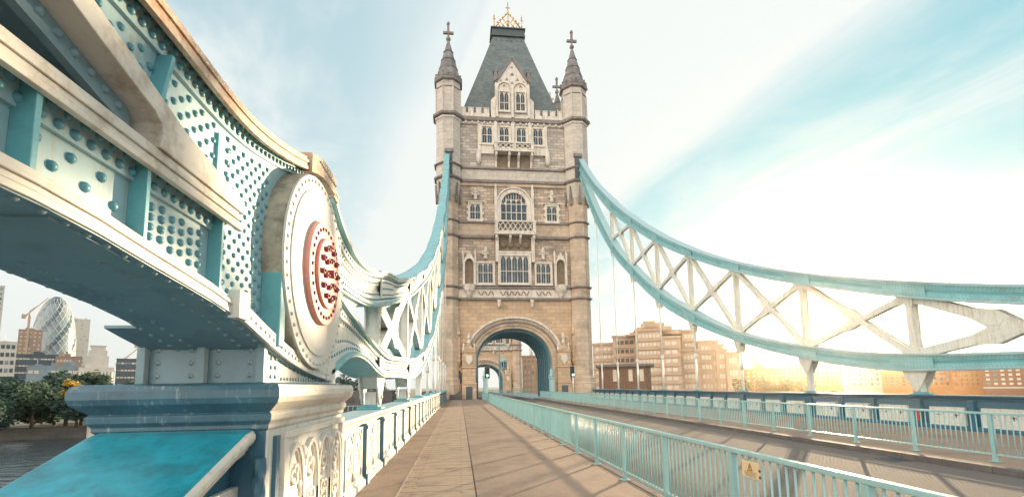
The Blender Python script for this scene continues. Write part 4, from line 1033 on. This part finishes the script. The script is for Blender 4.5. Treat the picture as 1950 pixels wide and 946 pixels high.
# piers beside the arch, shields, side doors, steps
for c, e in ((1.22, -1), (13.85, 1)):
    m = MB().box(c-.95, c+.95, YW-1.25, YW, 0, 2.15).box(c-1.0, c+1.0, YW-1.32, YW, 1.9, 2.1).box(c-.86, c+.86, YW-1.1, YW, 2.15, 4.3).box(c-.98, c+.98, YW-1.25, YW, 4.05, 4.2).box(c-.9, c+.9, YW-1.15, YW, 4.3, 6.1)
    m.prY([(c-1.0,6.1),(c+1.0,6.1),(c,7.3)], YW-1.25, YW)
    pr_ = P(m, "arch_pier", "warm_stone", bevel=.05)
    sh = MB().prY([(c-.45,5.7),(c+.45,5.7),(c+.45,5.0),(c,4.45),(c-.45,5.0)], YW-1.32, YW-1.1); sh.lathe([(.1,0),(.3,.3),(.12,.7),(.25,1.0),(.05,1.6)], 7, (c,YW-.9,7.1))
    for s2 in (-.7, .7): sh.lathe([(.1,0),(.22,.3),(.1,.6),(.16,.8),(.02,1.2)], 6, (c+s2,YW-.9,6.2))
    sh.build("shield", "portland", pr_, bevel=.02)
    MB().box(c-.42, c+.42, YW-1.27, YW-1.2, 0.02, 1.65).build("hatch", "lead", pr_)
for c in (-.33, 15.6):
    m = MB().prY([(c-.62,.0)]+arcpts(c, 3.1, .62, .8, 180, 0, 10)+[(c+.62,.0)], YW-.12, YW+.02); d_ = P(m, "side_door", "lead")
    o = [(c-.88,0)]+arcpts(c, 3.1, .88, 1.06, 180, 0, 12)+[(c+.88,0)]; inn = [(c+.64,0)]+arcpts(c, 3.1, .64, .82, 0, 180, 12)+[(c-.64,0)]
    MB().prY(o+inn, YW-.3, YW+.02).build("door_arch", "warm_stone", d_)
m = MB()
for i in range(7): m.box(-1.3, .3, YW-.3-.3*(7-i), YW-.15, .17*i, .17*(i+1))
P(m, "steps", "kerb_stone")
for c in (-.2, 15.5): P(MB().box(c-.3, c+.3, YW-.5, YW-.1, 5.2, 8.2).lathe([(.15,8.2),(.4,8.6),(.3,9.4),(.15,10)], 7, (c,YW-.3,0)).lathe([(.1,4.2),(.5,4.9),(.5,5.2)], 7, (c,YW-.3,0)), "statue_bracket", "warm_stone", bevel=.04)
# central dormer gable
GY = YW-.30
m = MB()
m.prY([(4.55,39.25),(4.55,42.0),(5.15,42.6),(5.15,44.9),(5.5,44.9),(7.62,48.25),(9.75,44.9),(10.1,44.9),(10.1,42.6),(10.7,42.0),(10.7,39.25)], GY, YW+.5)
m.box(5.2, 10.05, YW+.5, 66, 39.3, 43.6); m.prY([(5.2,43.6),(10.05,43.6),(7.62,47.6)], YW+.5, 66.5)
gb = P(m, "gable", "portland")
m = MB()
for a, b_ in (((5.3,44.75),(7.62,48.45)), ((9.95,44.75),(7.62,48.45))):
    d = Vector((b_[0]-a[0], b_[1]-a[1])).normalized(); n_ = Vector((-d.y, d.x))*.13
    m.prY([(a[0]+n_.x,a[1]+n_.y),(a[0]-n_.x,a[1]-n_.y),(b_[0]-n_.x,b_[1]-n_.y),(b_[0]+n_.x,b_[1]+n_.y)], GY-.15, YW+.5)
m.box(5.0, 5.5, GY-.15, YW+.3, 44.9, 46.4).box(9.75, 10.25, GY-.15, YW+.3, 44.9, 46.4).box(4.9, 5.6, GY-.2, YW+.3, 46.3, 46.5).box(9.65, 10.35, GY-.2, YW+.3, 46.3, 46.5)
m.build("gable_coping", "dark_band", gb)
m = MB()
for x in (5.35, 7.58, 9.9): m.box(x-.17, x+.17, GY-.38, GY, 39.3, 43.6); m.prX([(GY-.38,43.6),(GY,43.6),(GY,44.5)], x-.17, x+.17)
for c in (6.45, 8.75):
    o = arcpts(c, 43.5, 1.1, 1.35, 180, 0, 12); inn = arcpts(c, 43.5, .95, 1.15, 0, 180, 12); m.prY(o+inn, GY-.2, GY+.05)
m.build("gable_ribs", "portland", gb, bevel=.02)
m = MB()
for x, z, r in ((7.62,47.1,.18),(7.62,46.0,.26),(6.85,45.2,.22),(8.4,45.2,.22),(6.0,44.95,.16),(9.25,44.95,.16),(7.62,44.7,.2),(6.45,44.2,.2),(8.8,44.2,.2)):
    for q in range(3): 
        a = math.pi/2+q*2.094; m.prY([(x+r*.6*math.cos(a)+r*.55*math.cos(b_*1.047), z+r*.6*math.sin(a)+r*.55*math.sin(b_*1.047)) for b_ in range(6)], GY-.012, GY+.1)
m.build("trefoils", "dark_band", gb)
for a, b_ in ((5.78,7.08),(8.10,9.40)): window(a, b_, 40.45, 43.15, 2, (41.6,), yf=GY-.12, sur=.16, par=tw, quoin=False, hh=.8)
# second tower at the far end of the bascules: same design
tw2 = dup(tw, (TX, 68+73.5, -1.4), "second gothic bridge tower, farther off, seen through the road arch of the near one")
# lamp hanging in the arch and traffic lights
ln = thing("hanging_lantern", "turquoise lantern hanging inside the road arch", "lantern", (8.4, 90, 6.2))
m = MB().lathe([(.08,2.6),(.12,2.2),(.75,1.6),(.8,1.4)], 8, (8.4,90,5.0)).lathe([(.3,-.3),(.62,0),(.7,.2),(.7,1.4)], 8, (8.4,90,5.0)); m.tube((8.4,90,7.5),(8.4,90,9.5),.06); m.build("body", "rail_paint", ln)
m = MB().lathe([(.63,.15),(.72,.2),(.72,1.2),(.6,1.25)], 8, (8.4,90,5.05), ph=.2); m.build("glass", "glass_blue", ln)
MB().box(7.6, 9.2, 89.9, 90.1, 9.4, 9.6).box(7.5,7.7,89.9,90.1,0,9.6).build("bracket", "teal_paint", ln)
def tlight(x, y, label, yaw=0):
    t = thing("traffic_light", label, "traffic light", (x, y, 0), "traffic lights before the tower arch")
    MB().tube((x,y,0),(x,y,3.2),.055,n=10).box(x-.1,x+.1,y-.1,y+.1,0,.03).build("pole", "white_paint", t)
    h = MB().box(x-.17, x+.17, y-.13, y+.1, 2.55, 3.55).build("head", "black_plastic", t, bevel=.02)
    MB().box(x-.26, x+.26, y+.11, y+.13, 2.45, 3.65).build("backing_board", "black_plastic", t, bevel=.01)
    m = MB()
    for xx in (x-.26, x+.245): m.box(xx, xx+.015, y+.098, y+.11, 2.45, 3.65)
    m.box(x-.245, x+.245, y+.098, y+.11, 2.45, 2.465).box(x-.245, x+.245, y+.098, y+.11, 3.635, 3.65); m.build("border", "frame_white", t)
    for i, (z, mt) in enumerate(((3.36,"dark_lens"),(3.05,"dark_lens"),(2.74,"green_lens"))):
        l_ = MB(); l_.dome((x, y-.13, z), (0,-1,0), .105, .03, 14); l_.build("lens", mt, h)
        v = MB(); v.prX([(y-.33,z+.11),(y-.13,z+.14),(y-.13,z+.12),(y-.33,z+.09)], x-.11, x+.11); v.build("hood", "black_plastic", h)
tlight(2.77, 47.6, "green traffic light at the left edge of the tower arch"); tlight(11.95, 49.0, "green traffic light right of the tower arch")
for x, y, lab in ((3.35, 61.4, "turquoise cast iron post at the left foot of the arch"), (12.0, 60.9, "turquoise cast iron gate post at the right foot of the arch")):
    g = thing("gate_post", lab, "gate post", (x, y, 0))
    MB().box(x-.3, x+.3, y-.3, y+.3, 0, 2.6).box(x-.38, x+.38, y-.38, y+.38, 0, .4).box(x-.4, x+.4, y-.4, y+.4, 2.6, 2.8).build("shaft", "rail_paint", g, bevel=.03)
    MB().lathe([(.3,2.8),(.42,3.0),(.2,3.2),(.3,3.5),(.05,3.9)], 8, (x,y,0), smooth=True).build("cap", "rail_paint", g)

# ------------------------------------------------------------------ city on both banks
def place(az, d): return (d*math.sin(R_(az)), d*math.cos(R_(az)))
def local_thing(name, label, cat, az, d, z=WZ, rz=None, group=None):
    """an Empty at (az, distance) whose -Y side faces the bridge; parts are modelled round it"""
    x, y = place(az, d); o = bpy.data.objects.new(name, None); COL.objects.link(o); o.location = (x, y, z); o.rotation_euler.z = -R_(az) if rz is None else R_(rz)
    o["label"] = label; o["category"] = cat
    if group: o["group"] = group
    return o
BG = 3.0
def facade(par, x0, x1, y, z0, z1, rows, cols, wm_="window_light", fw_=.6, fh=.55, proud=.12, band=False, dark=None):
    """rows of windows on the -Y face; band=True makes each floor one ribbon window"""
    ch = (z1-z0)/rows; cw = (x1-x0)/cols
    for r in range(rows):
        za = z0+ch*(r+(1-fh)/2); zb_ = za+ch*fh
        if band:
            m = MB(); g = MB()
            m.box(x0+cw*.1, x1-cw*.1, y-proud, y+.1, za, zb_)
            for c in range(cols): 
                if c: g.box(x0+cw*c-cw*.12, x0+cw*c+cw*.12, y-proud-.10, y-proud+.05, za-.02, zb_+.02)
            w = m.build("window_band", wm_, par)
            if g.v: g.build("mullions", dark or "hotel_concrete", w)
        else:
            for c in range(cols):
                xa = x0+cw*(c+(1-fw_)/2)
                w = MB().box(xa, xa+cw*fw_, y-proud, y+.1, za, zb_).build("window", wm_ if random.random() < .78 else (dark or ("glass_pale" if wm_ != "glass_pale" else "glass_dark")), par)
A = lambda px: -999
D = 190.0
def xat(az, az0, d): return d*math.tan(R_(az-az0))
# large stepped hotel, right of the tower
H0 = 24.0
hotel = local_thing("hotel_building", "big stepped brown concrete hotel block with ribbon windows right of the tower", "building", H0, D)
def hb(nm, a0, a1, e_top, dy, dep=18, floors=None, cols=6, wm_="window_light"):
    x0, x1 = xat(a0, H0, D+dy), xat(a1, H0, D+dy); zt = (D+dy)*math.tan(R_(e_top))-WZ+EYE
    w = MB().box(x0, x1, dy, dy+dep, 0, zt).box(x0-.4, x1+.4, dy-.5, dy+dep, zt-.0, zt+.9).build(nm, "hotel_concrete", hotel)
    fl = floors or int((zt-9)/3.1)
    facade(w, x0+1, x1-1, dy, 7.5, zt-.3, fl, cols, wm_, band=True, fh=.42, proud=.15)
    for r in range(fl): 
        z = 7.5+(zt-7.8)/fl*r; MB().box(x0, x1, dy-.45, dy+.05, z-.35, z+.35).build("balcony_band", "hotel_concrete", w)
    return w
hb("wing", 16.2, 19.6, 4.75, 14, cols=6); hb("wing", 18.6, 21.3, 5.55, 8, cols=4, wm_="glass_dark"); hb("wing", 21.2, 24.3, 6.15, 0, cols=6)
hb("wing", 24.2, 26.2, 5.2, -3, cols=2); hb("wing", 26.4, 28.0, 5.85, 10, cols=3); hb("wing", 26.2, 28.2, 3.6, 3, cols=4); hb("wing", 28.1, 30.2, 4.55, 6, cols=4); hb("wing", 29.4, 30.7, 4.05, 5.6, cols=3); hb("wing", 29.9, 31.05, 3.55, 4, cols=2); hb("wing", 30.9, 32.3, 3.15, 2, cols=3)
m = MB()
for a0, a1, e in ((20.6,25.8,6.45),(21.2,25.4,6.95),(21.9,24.6,7.35),(22.2,23.6,7.6),(20.2,22.5,6.2),(24.5,26.4,6.5)):
    x0, x1 = xat(a0, H0, D+6), xat(a1, H0, D+6); zt = (D+6)*math.tan(R_(e-.35))-WZ+EYE
    ch = (x1-x0)*.12; m.prZ([(x0+ch,4.0),(x1-ch,4.0),(x1,4+ch),(x1,18),(x0,18),(x0,4+ch)], 30, zt)
m.build("roof_storeys", "hotel_concrete", hotel)
# riverside pub
pub = local_thing("riverside_pavilion", "dark brown flat roofed pavilion in front of the hotel behind the right parapet", "building", 19.6, 95, -3)
m = MB().prZ([(-4.7,1.5),(-2.6,0),(4.4,0),(5.4,1.5),(5.4,9),(-4.7,9)], -6, 8.1); m.build("wall", "pub_brown", pub)
m = MB().prZ([(-5.3,1.2),(-2.8,-.7),(4.7,-.7),(6.1,1.2),(6.1,9.6),(-5.3,9.6)], 8.1, 8.6); m.build("roof", "roof_grey", pub)
m = MB()
for i in range(13): m.box(-2.4+i*.53, -2.37+i*.53, -.03, .02, 3, 8.0)
m.build("boarding", "brown_tower", pub)
for x in (-1.9, 1.1, 3.2): MB().box(x, x+.75, -.07, .02, 5.2, 7.5).build("window", "window_light", pub)
# pale tower blocks and warehouses towards the sun
def simple(nm, label, az0, az1, e, d, mt, rows, cols, wmt, roof=None, group=None, z0w=8.5, fw_=.45, fh=.5, dep=14, gable=False, dark=None, rows_base=None):
    ac = (az0+az1)/2; t = local_thing(nm, label, "building", ac, d, group=group)
    w = d*math.tan(R_((az1-az0)/2)); zt = d*math.tan(R_(e))-WZ+EYE
    m = MB().box(-w, w, 0, dep, 0, zt); 
    wl = m.build("wall", mt, t)
    MB().box(-w-.15, w+.15, -.25, dep+.1, zt, zt+.45).build("parapet", roof or mt, t)
    rp = MB(); rs = random.Random(label)
    for q in range(rs.randint(2, 4)):
        xa = rs.uniform(-w*.85, w*.6); ww = rs.uniform(.08, .28)*w; rp.box(xa, xa+ww, 2.5+q, 7+q*1.2, zt+.4, zt+.45+rs.uniform(.8, 2.4))
        rp.tube((xa+ww*.3, 3+q, zt), (xa+ww*.3, 3+q, zt+rs.uniform(2.5, 4.5)), .12, n=5)
    rp.build("roof_plant", roof or mt, t)
    MB().box(-w-.05, w+.05, -.14, .05, zt-1.1, zt-.75).build("cornice", roof or mt, t)
    MB().box(-w-.05, w+.05, -.12, .05, z0w-.6, z0w-.3).build("string_course", roof or mt, t)
    if gable:
        MB().prY([(-w*.75,zt+.45),(w*.75,zt+.45),(w*.45,zt+2.2),(0,zt+3.2),(-w*.45,zt+2.2)], -.1, 3).build("gable", mt, t)
    facade(t, -w+.4, w-.4, 0, z0w, zt-.4, rows, cols, wmt, fw_=fw_, fh=fh, dark=dark)
    return t
GB = "buildings along the right bank"
simple("tower_block", "tall pale narrow apartment tower left of the sun glow", 33.4, 34.2, 3.2, 420, "hotel_concrete", 12, 2, "window_light", group=GB)
simple("tower_block", "tall white apartment tower block left of the sun glow", 34.2, 37.4, 3.45, 440, "pale_tower", 12, 6, "window_light", group=GB)
simple("brick_building", "low orange brick building below the white tower block", 31.6, 36.6, 1.35, 260, "brick_orange", 4, 9, "window_light", group=GB)
simple("brick_warehouse", "long hazy orange brick warehouse under the sun", 36.7, 41.4, 1.75, 240, "brick_orange", 5, 12, "window_light", group=GB)
simple("gabled_warehouse", "white rendered warehouse with a stepped gable and paired windows", 41.6, 44.5, 1.35, 205, "render_white", 4, 6, "glass_dark", gable=True, group=GB)
simple("brick_warehouse", "orange brick warehouse just right of the white gabled one", 44.5, 46.4, .75, 200, "brick_orange", 4, 4, "glass_dark", group=GB)
simple("brick_warehouse", "plain orange brick warehouse behind the right chain bracket", 46.4, 48.0, .95, 200, "brick_orange", 4, 3, "glass_dark", group=GB)
simple("brick_warehouse", "orange brick warehouse with a taller parapet beside the brown flats", 48.0, 49.4, 1.25, 195, "brick_orange", 4, 3, "glass_dark", group=GB)
simple("brick_warehouse", "orange brick warehouse with grouped narrow windows left of the brown flats", 49.4, 51.3, .95, 190, "brick_orange", 4, 5, "glass_dark", fw_=.3, group=GB)
simple("apartment_building", "dark brown brick flats with white windows at the right edge", 51.3, 56.5, 1.35, 185, "brick_brown", 5, 11, "window_light", roof="render_white", fw_=.5, group=GB)
# buildings seen through the arch
simple("apartment_building", "brown flats with stacked white balconies seen through the arch", 7.6, 9.3, 3.5, 150, "hotel_concrete", 6, 3, "window_light", rows_base=1, fh=.4)
simple("apartment_building", "pale brown flats right of the balconied block seen through the arch", 9.3, 11.4, 2.9, 165, "hotel_concrete", 5, 4, "window_light", fh=.4)
# left bank
simple("office_tower", "tall white tower cut by the left edge of the picture", -42.6, -41.35, 8.9, 600, "pale_tower", 22, 4, "glass_pale")
simple("office_block", "white and blue office block with sloping glass roof at the left edge", -42.5, -40.3, 4.3, 380, "render_white", 7, 7, "glass_dark", fw_=.7)
bt = simple("office_tower", "brown concrete core tower under construction below the crane", -40.3, -38.85, 5.4, 640, "brown_tower", 16, 5, "window_light", fh=.3)
simple("office_tower", "pale tower standing right behind the curved glass tower", -37.1, -35.85, 6.6, 900, "pale_tower", 20, 6, "window_light", fh=.3)
simple("office_block", "dark glass office block at the foot of the curved tower", -40.4, -37.7, 3.3, 420, "glass_dark", 6, 12, "window_light", fw_=.85, fh=.2)
simple("office_block", "low brown office block right of the dark glass one", -37.9, -36.2, 3.2, 400, "brown_tower", 6, 8, "window_light", fh=.35)
simple("office_block", "long low pale green building above the trees", -39.6, -34.6, 2.35, 340, "glass_pale", 3, 14, "window_light", fw_=.8, fh=.3)
simple("office_block", "low dark glass building right of the stone monument tower", -33.8, -31.6, 3.1, 420, "glass_dark", 5, 8, "window_light", fh=.2, fw_=.8)
simple("office_block", "low pale stone building left of the bridge girder", -31.9, -30.2, 2.7, 400, "render_white", 4, 7, "glass_dark")
simple("office_block", "grey block half hidden by the bridge girder", -30.7, -29.2, 3.6, 380, "pale_tower", 5, 6, "glass_dark")
# egg shaped glass tower
gd = 800; gx, gy = place(-38.15, gd)
gk = bpy.data.objects.new("curved_glass_tower", None); COL.objects.link(gk); gk.location = (gx, gy, WZ)
gk["label"] = "egg shaped glass tower with dark spiral bands and white diagonal lattice"; gk["category"] = "tower"
RG = 21.0; HG = gd*math.tan(R_(8.45))-WZ+EYE
def grad(t): return RG*(math.sqrt(max(0, 1-((t-.38)/.62)**2.3)) if t > .38 else 1-.16*((.38-t)/.38)**2)
nr, nc = 40, 36; vs = []; fa = []; fb_ = []
for j_ in range(nr+1):
    t = j_/nr*.995
    for i in range(nc): a = 2*math.pi*i/nc; vs.append((grad(t)*math.cos(a), grad(t)*math.sin(a), HG*t))
for j_ in range(nr):
    for i in range(nc):
        f = (j_*nc+i, j_*nc+(i+1) % nc, (j_+1)*nc+(i+1) % nc, (j_+1)*nc+i)
        (fb_ if (i-j_*.55) % 6 < 1.7 or j_ > 36 else fa).append(f)
for nm, ff, mt in (("glazing", fa, "glass_pale"), ("spiral_band", fb_, "glass_blue")):
    m = MB(); m.add(vs, ff, False); o = m.build(nm, mt, gk)
m = MB()
for i in range(18):
    for dr in (1, -1):
        for j_ in range(0, nr-1):
            t0, t1 = j_/nr, (j_+1)/nr; a0, a1 = 2*math.pi*i/18+dr*t0*3.84, 2*math.pi*i/18+dr*t1*3.84
            r0, r1 = grad(t0)+.1, grad(t1)+.1
            m.tube((r0*math.cos(a0), r0*math.sin(a0), HG*t0), (r1*math.cos(a1), r1*math.sin(a1), HG*t1), .14, n=4, smooth=False)
m.build("lattice", "frame_white", gk)
# stepped stone monument tower
mo = local_thing("monument_tower", "stepped pale stone monument tower with columns and an arched niche", "tower", -35.15, 330)
m = MB().box(-7,7,0,12,0,24).box(-7.5,7.5,-.4,12.4,21.5,22.3).box(-4.6,4.6,1.5,10,24,30).box(-3.8,3.8,2,9.4,30,33).box(-3,3,2.5,9,33,35.2).box(-3.4,3.4,2.2,9.3,35.2,35.7)
m.build("wall", "render_white", mo)
m = MB()
for x in (-6.2,-5,-3.6,-2.4,2.4,3.6,5,6.2): m.tube((x,-.7,13),(x,-.7,21.5),.42,n=8)
m.build("column", "render_white", mo)
MB().prY([(-1.6,14)]+arcpts(0,21,1.6,2,180,0,8)+[(1.6,14)], -.15, .1).build("niche", "niche_shade", mo)
# little stone turret on the far quay
kt = local_thing("quay_turret", "small conical stone turret on the far quay beside the trees", "turret", -34.55, 150, -6.5)
MB().lathe([(2.4,-3),(2.4,2.2),(1.9,2.6),(1.8,5.0),(2.1,5.2),(.2,8.6)], 10).build("wall", "render_white", kt)
m = MB()
for q in range(10): a = q*.628; m.box(1.86*math.cos(a)-.2, 1.86*math.cos(a)+.2, 1.86*math.sin(a)-.2, 1.86*math.sin(a)+.2, 3.0, 4.6)
m.build("window", "glass_dark", kt)
# cranes
def crane(az, d, h, jib, lean, label):
    c = local_thing("tower_crane", label, "crane", az, d, 0, group="cranes over the city")
    m = MB().box(-.9,.9,-.9,.9,0,h); m.build("mast", "crane_paint", c)
    dx = math.cos(R_(lean)); dz = math.sin(R_(lean)); m = MB().tube((-jib*.25*dx,0,h-jib*.25*dz*.2),(jib*dx,0,h+jib*dz),.8,.5,4,False).box(-jib*.28*dx-2,-jib*.2*dx,-1.4,1.4,h-3,h+1)
    m.tube((0,0,h+jib*.22),(jib*dx*.8,0,h+jib*dz*.8),.3,n=4).tube((0,0,h),(0,0,h+jib*.22),.6,n=4); m.build("jib", "crane_paint", c)
crane(-39.75, 640, 76, 22, 58, "crane with a raised jib over the brown tower")
crane(-33.35, 700, 34, 26, 55, "thin crane with a raised jib right of the stone monument tower")
crane(-32.2, 700, 56, 10, 0, "upright crane just left of the bridge girder")
crane(-38.5, 800, 86, 14, 20, "small crane between the brown tower and the curved glass tower")
# embankments
q1 = thing("quay_wall", "dark stone quay wall on the far left bank", "wall", (-90, 130, WZ))
m = MB().prZ([(-190,118),(-60,126),(-4,112),(-4,1200),(-190,1200)][::1], WZ-1, -6.4); m.build("wall", "quay_stone", q1)
struct(MB().prZ([(-2400,150),(-190,118.2),(-60,126.2),(-4,112.2),(-4,2500),(-2400,2500)], -6.45, -6.2).build("bank_ground", "ground_far"))
q2 = thing("quay_wall", "pale quay wall along the right bank under the warehouses", "wall", (120, 150, WZ))
MB().prZ([(20,118),(75,150),(150,125),(400,140),(400,900),(20,900)], WZ-1, -5.2).build("wall", "quay_stone", q2)
struct(MB().prZ([(20.3,118.5),(75,150.4),(150,125.4),(2400,250),(2400,2500),(20.3,2500)], -5.25, -5.0).build("bank_ground", "ground_far"))
pk = thing("stone_pier", "stepped grey stone pier of the tower seen behind the left parapet", "pier", (-6, 64, WZ))
MB().box(-9, 24, 59, 78, WZ-1, -3.0).box(-6.5, 22, 60, 77, -3.0, -.4).box(-9.3, 24.2, 58.7, 78.3, -3.3, -2.9).box(-5.2, -3.1, 60.2, 77, -.4, 1.1).build("masonry", "quay_stone", pk)
abx = thing("stone_pier", "long stone quay block in the river behind the left hangers", "pier", (-20, 95, WZ))
MB().box(-42, -9.5, 84, 105, WZ-1, -2.6).box(-42.3, -9.3, 83.7, 105, -2.9, -2.4).box(-38, -12, 86, 104, -2.4, 1.2).build("masonry", "quay_stone", abx)
m = MB()
for i in range(40): m.box(-41.5+i*.8, -41.4+i*.8, 83.9, 84, -2.4, -1.3)
m.box(-41.5, -9.6, 83.88, 84.02, -1.35, -1.25); m.build("railing", "rail_paint", abx)

# ------------------------------------------------------------------ trees
def leaf_cloud(m, blobs, n, size):
    tot = sum(b[3]**3 for b in blobs)
    for (bx_, by_, bz_, br_) in blobs:
        k = max(8, int(n*br_**3/tot))
        for _ in range(k):
            while True:
                p = Vector((random.uniform(-1,1), random.uniform(-1,1), random.uniform(-1,1)))
                if .35 < p.length <= 1: break
            p = Vector((bx_, by_, bz_))+p*br_*Vector((1,1,.85)).x
            a = Vector((random.gauss(0,1), random.gauss(0,1), random.gauss(0,.6))).normalized(); b_ = a.orthogonal().normalized()
            s_ = size*random.uniform(.6, 1.3)
            m.add([p-a*s_, p+b_*s_*.6, p+a*s_, p-b_*s_*.6], [(0,1,2,3)])
def tree(az, d, h, w, mt, label, z=-6.2, n=1500, group="trees on the far bank"):
    t = local_thing("tree", label, "tree", az, d, z, group=group)
    m = MB(); m.tube((0,0,0),(0,0,h*.45),h*.035,h*.022,7)
    blobs = []
    for i in range(9):
        a = random.uniform(0, 6.28); r = w*random.uniform(.15,.62); zz = h*random.uniform(.26,.80); br_ = w*random.uniform(.30,.48)
        blobs.append((r*math.cos(a), r*math.sin(a), zz, br_)); m.tube((0,0,h*random.uniform(.2,.4)), (r*math.cos(a)*.8, r*math.sin(a)*.8, zz), h*.012, h*.006, 5)
    blobs.append((0,0,h*.85,w*.35))
    m.build("trunk", "bark", t)
    c = MB(); leaf_cloud(c, blobs, n, max(.35, h*.045)); c.build("crown", mt, t)
    return t
tl = ["dark green tree at the left edge of the far bank", "broad dark tree second from the left edge of the far bank", "dark round tree in the middle of the left tree row", "tall dark tree beside the yellow topped one", "dark tree under the yellow one", "dark bushy tree left of the quay turret", "low dark tree at the waterline in the left corner", "low dark tree behind the quay turret"]
for (az, d, h, w), lb in zip(((-42.6,158,10.5,7.5),(-40.8,165,11,8),(-39.0,155,10,7),(-37.6,166,13,8),(-36.2,150,9,5.5),(-35.6,175,13.5,6.5),(-41.6,146,7.5,6.5),(-34.0,170,9.5,6)), tl):
    tree(az, d, h, w, "leaf_mid" if "round" in lb or "bushy" in lb else "leaf_dark", lb, n=3600)
tree(-36.9, 158, 12.2, 2.6, "leaf_yellow", "tree with bright yellow leaves rising from the dark row", n=900)
tree(-35.9, 157, 10.6, 2.2, "leaf_yellow", "smaller yellow leaved tree right of the bright one", n=600)
for az, d, h, w, lb in ((-32.6,200,11.5,6,"dark tree just left of the bridge bearing"),(-31.4,210,12,5.5,"dark tree half hidden by the bridge bearing"),(-13.5,190,13,7,"dark tree seen under the chain left of the first hangers"),(-11.5,185,12,6,"dark tree seen between the left hangers"),(-9.2,180,11,5,"dark tree right of the hangers on the left bank")):
    tree(az, d, h, w, "leaf_dark", lb, n=1200)
for az, d, h, w, lb in ((32.4,170,8.5,3.5,"brown green tree at the foot of the hotel's right end"),(34.4,165,8.6,4.5,"bushy tree below the white tower block"),(36.3,168,8.3,4,"bushy tree left of the sun on the right bank"),(38.2,172,8.2,4,"bushy tree under the sun on the right bank")):
    tree(az, d, h, w, "leaf_warm", lb, z=-5, n=900)

# ------------------------------------------------------------------ morning haze
hz = MB().box(-1100, 700, -60, 1300, WZ-5, 130).build("haze", "white_paint")
hm = bpy.data.materials.new("haze_air"); hm.use_nodes = True; t = hm.node_tree
for q in list(t.nodes):
    if q.type != 'OUTPUT_MATERIAL': t.nodes.remove(q)
pv = t.nodes.new("ShaderNodeVolumePrincipled"); pv.inputs["Color"].default_value = (.98, .88, .68, 1); pv.inputs["Density"].default_value = .000125; pv.inputs["Anisotropy"].default_value = .91
t.links.new(pv.outputs[0], [q for q in t.nodes if q.type == 'OUTPUT_MATERIAL'][0].inputs["Volume"])
hz.data.materials.clear(); hz.data.materials.append(hm); hz["kind"] = "stuff"
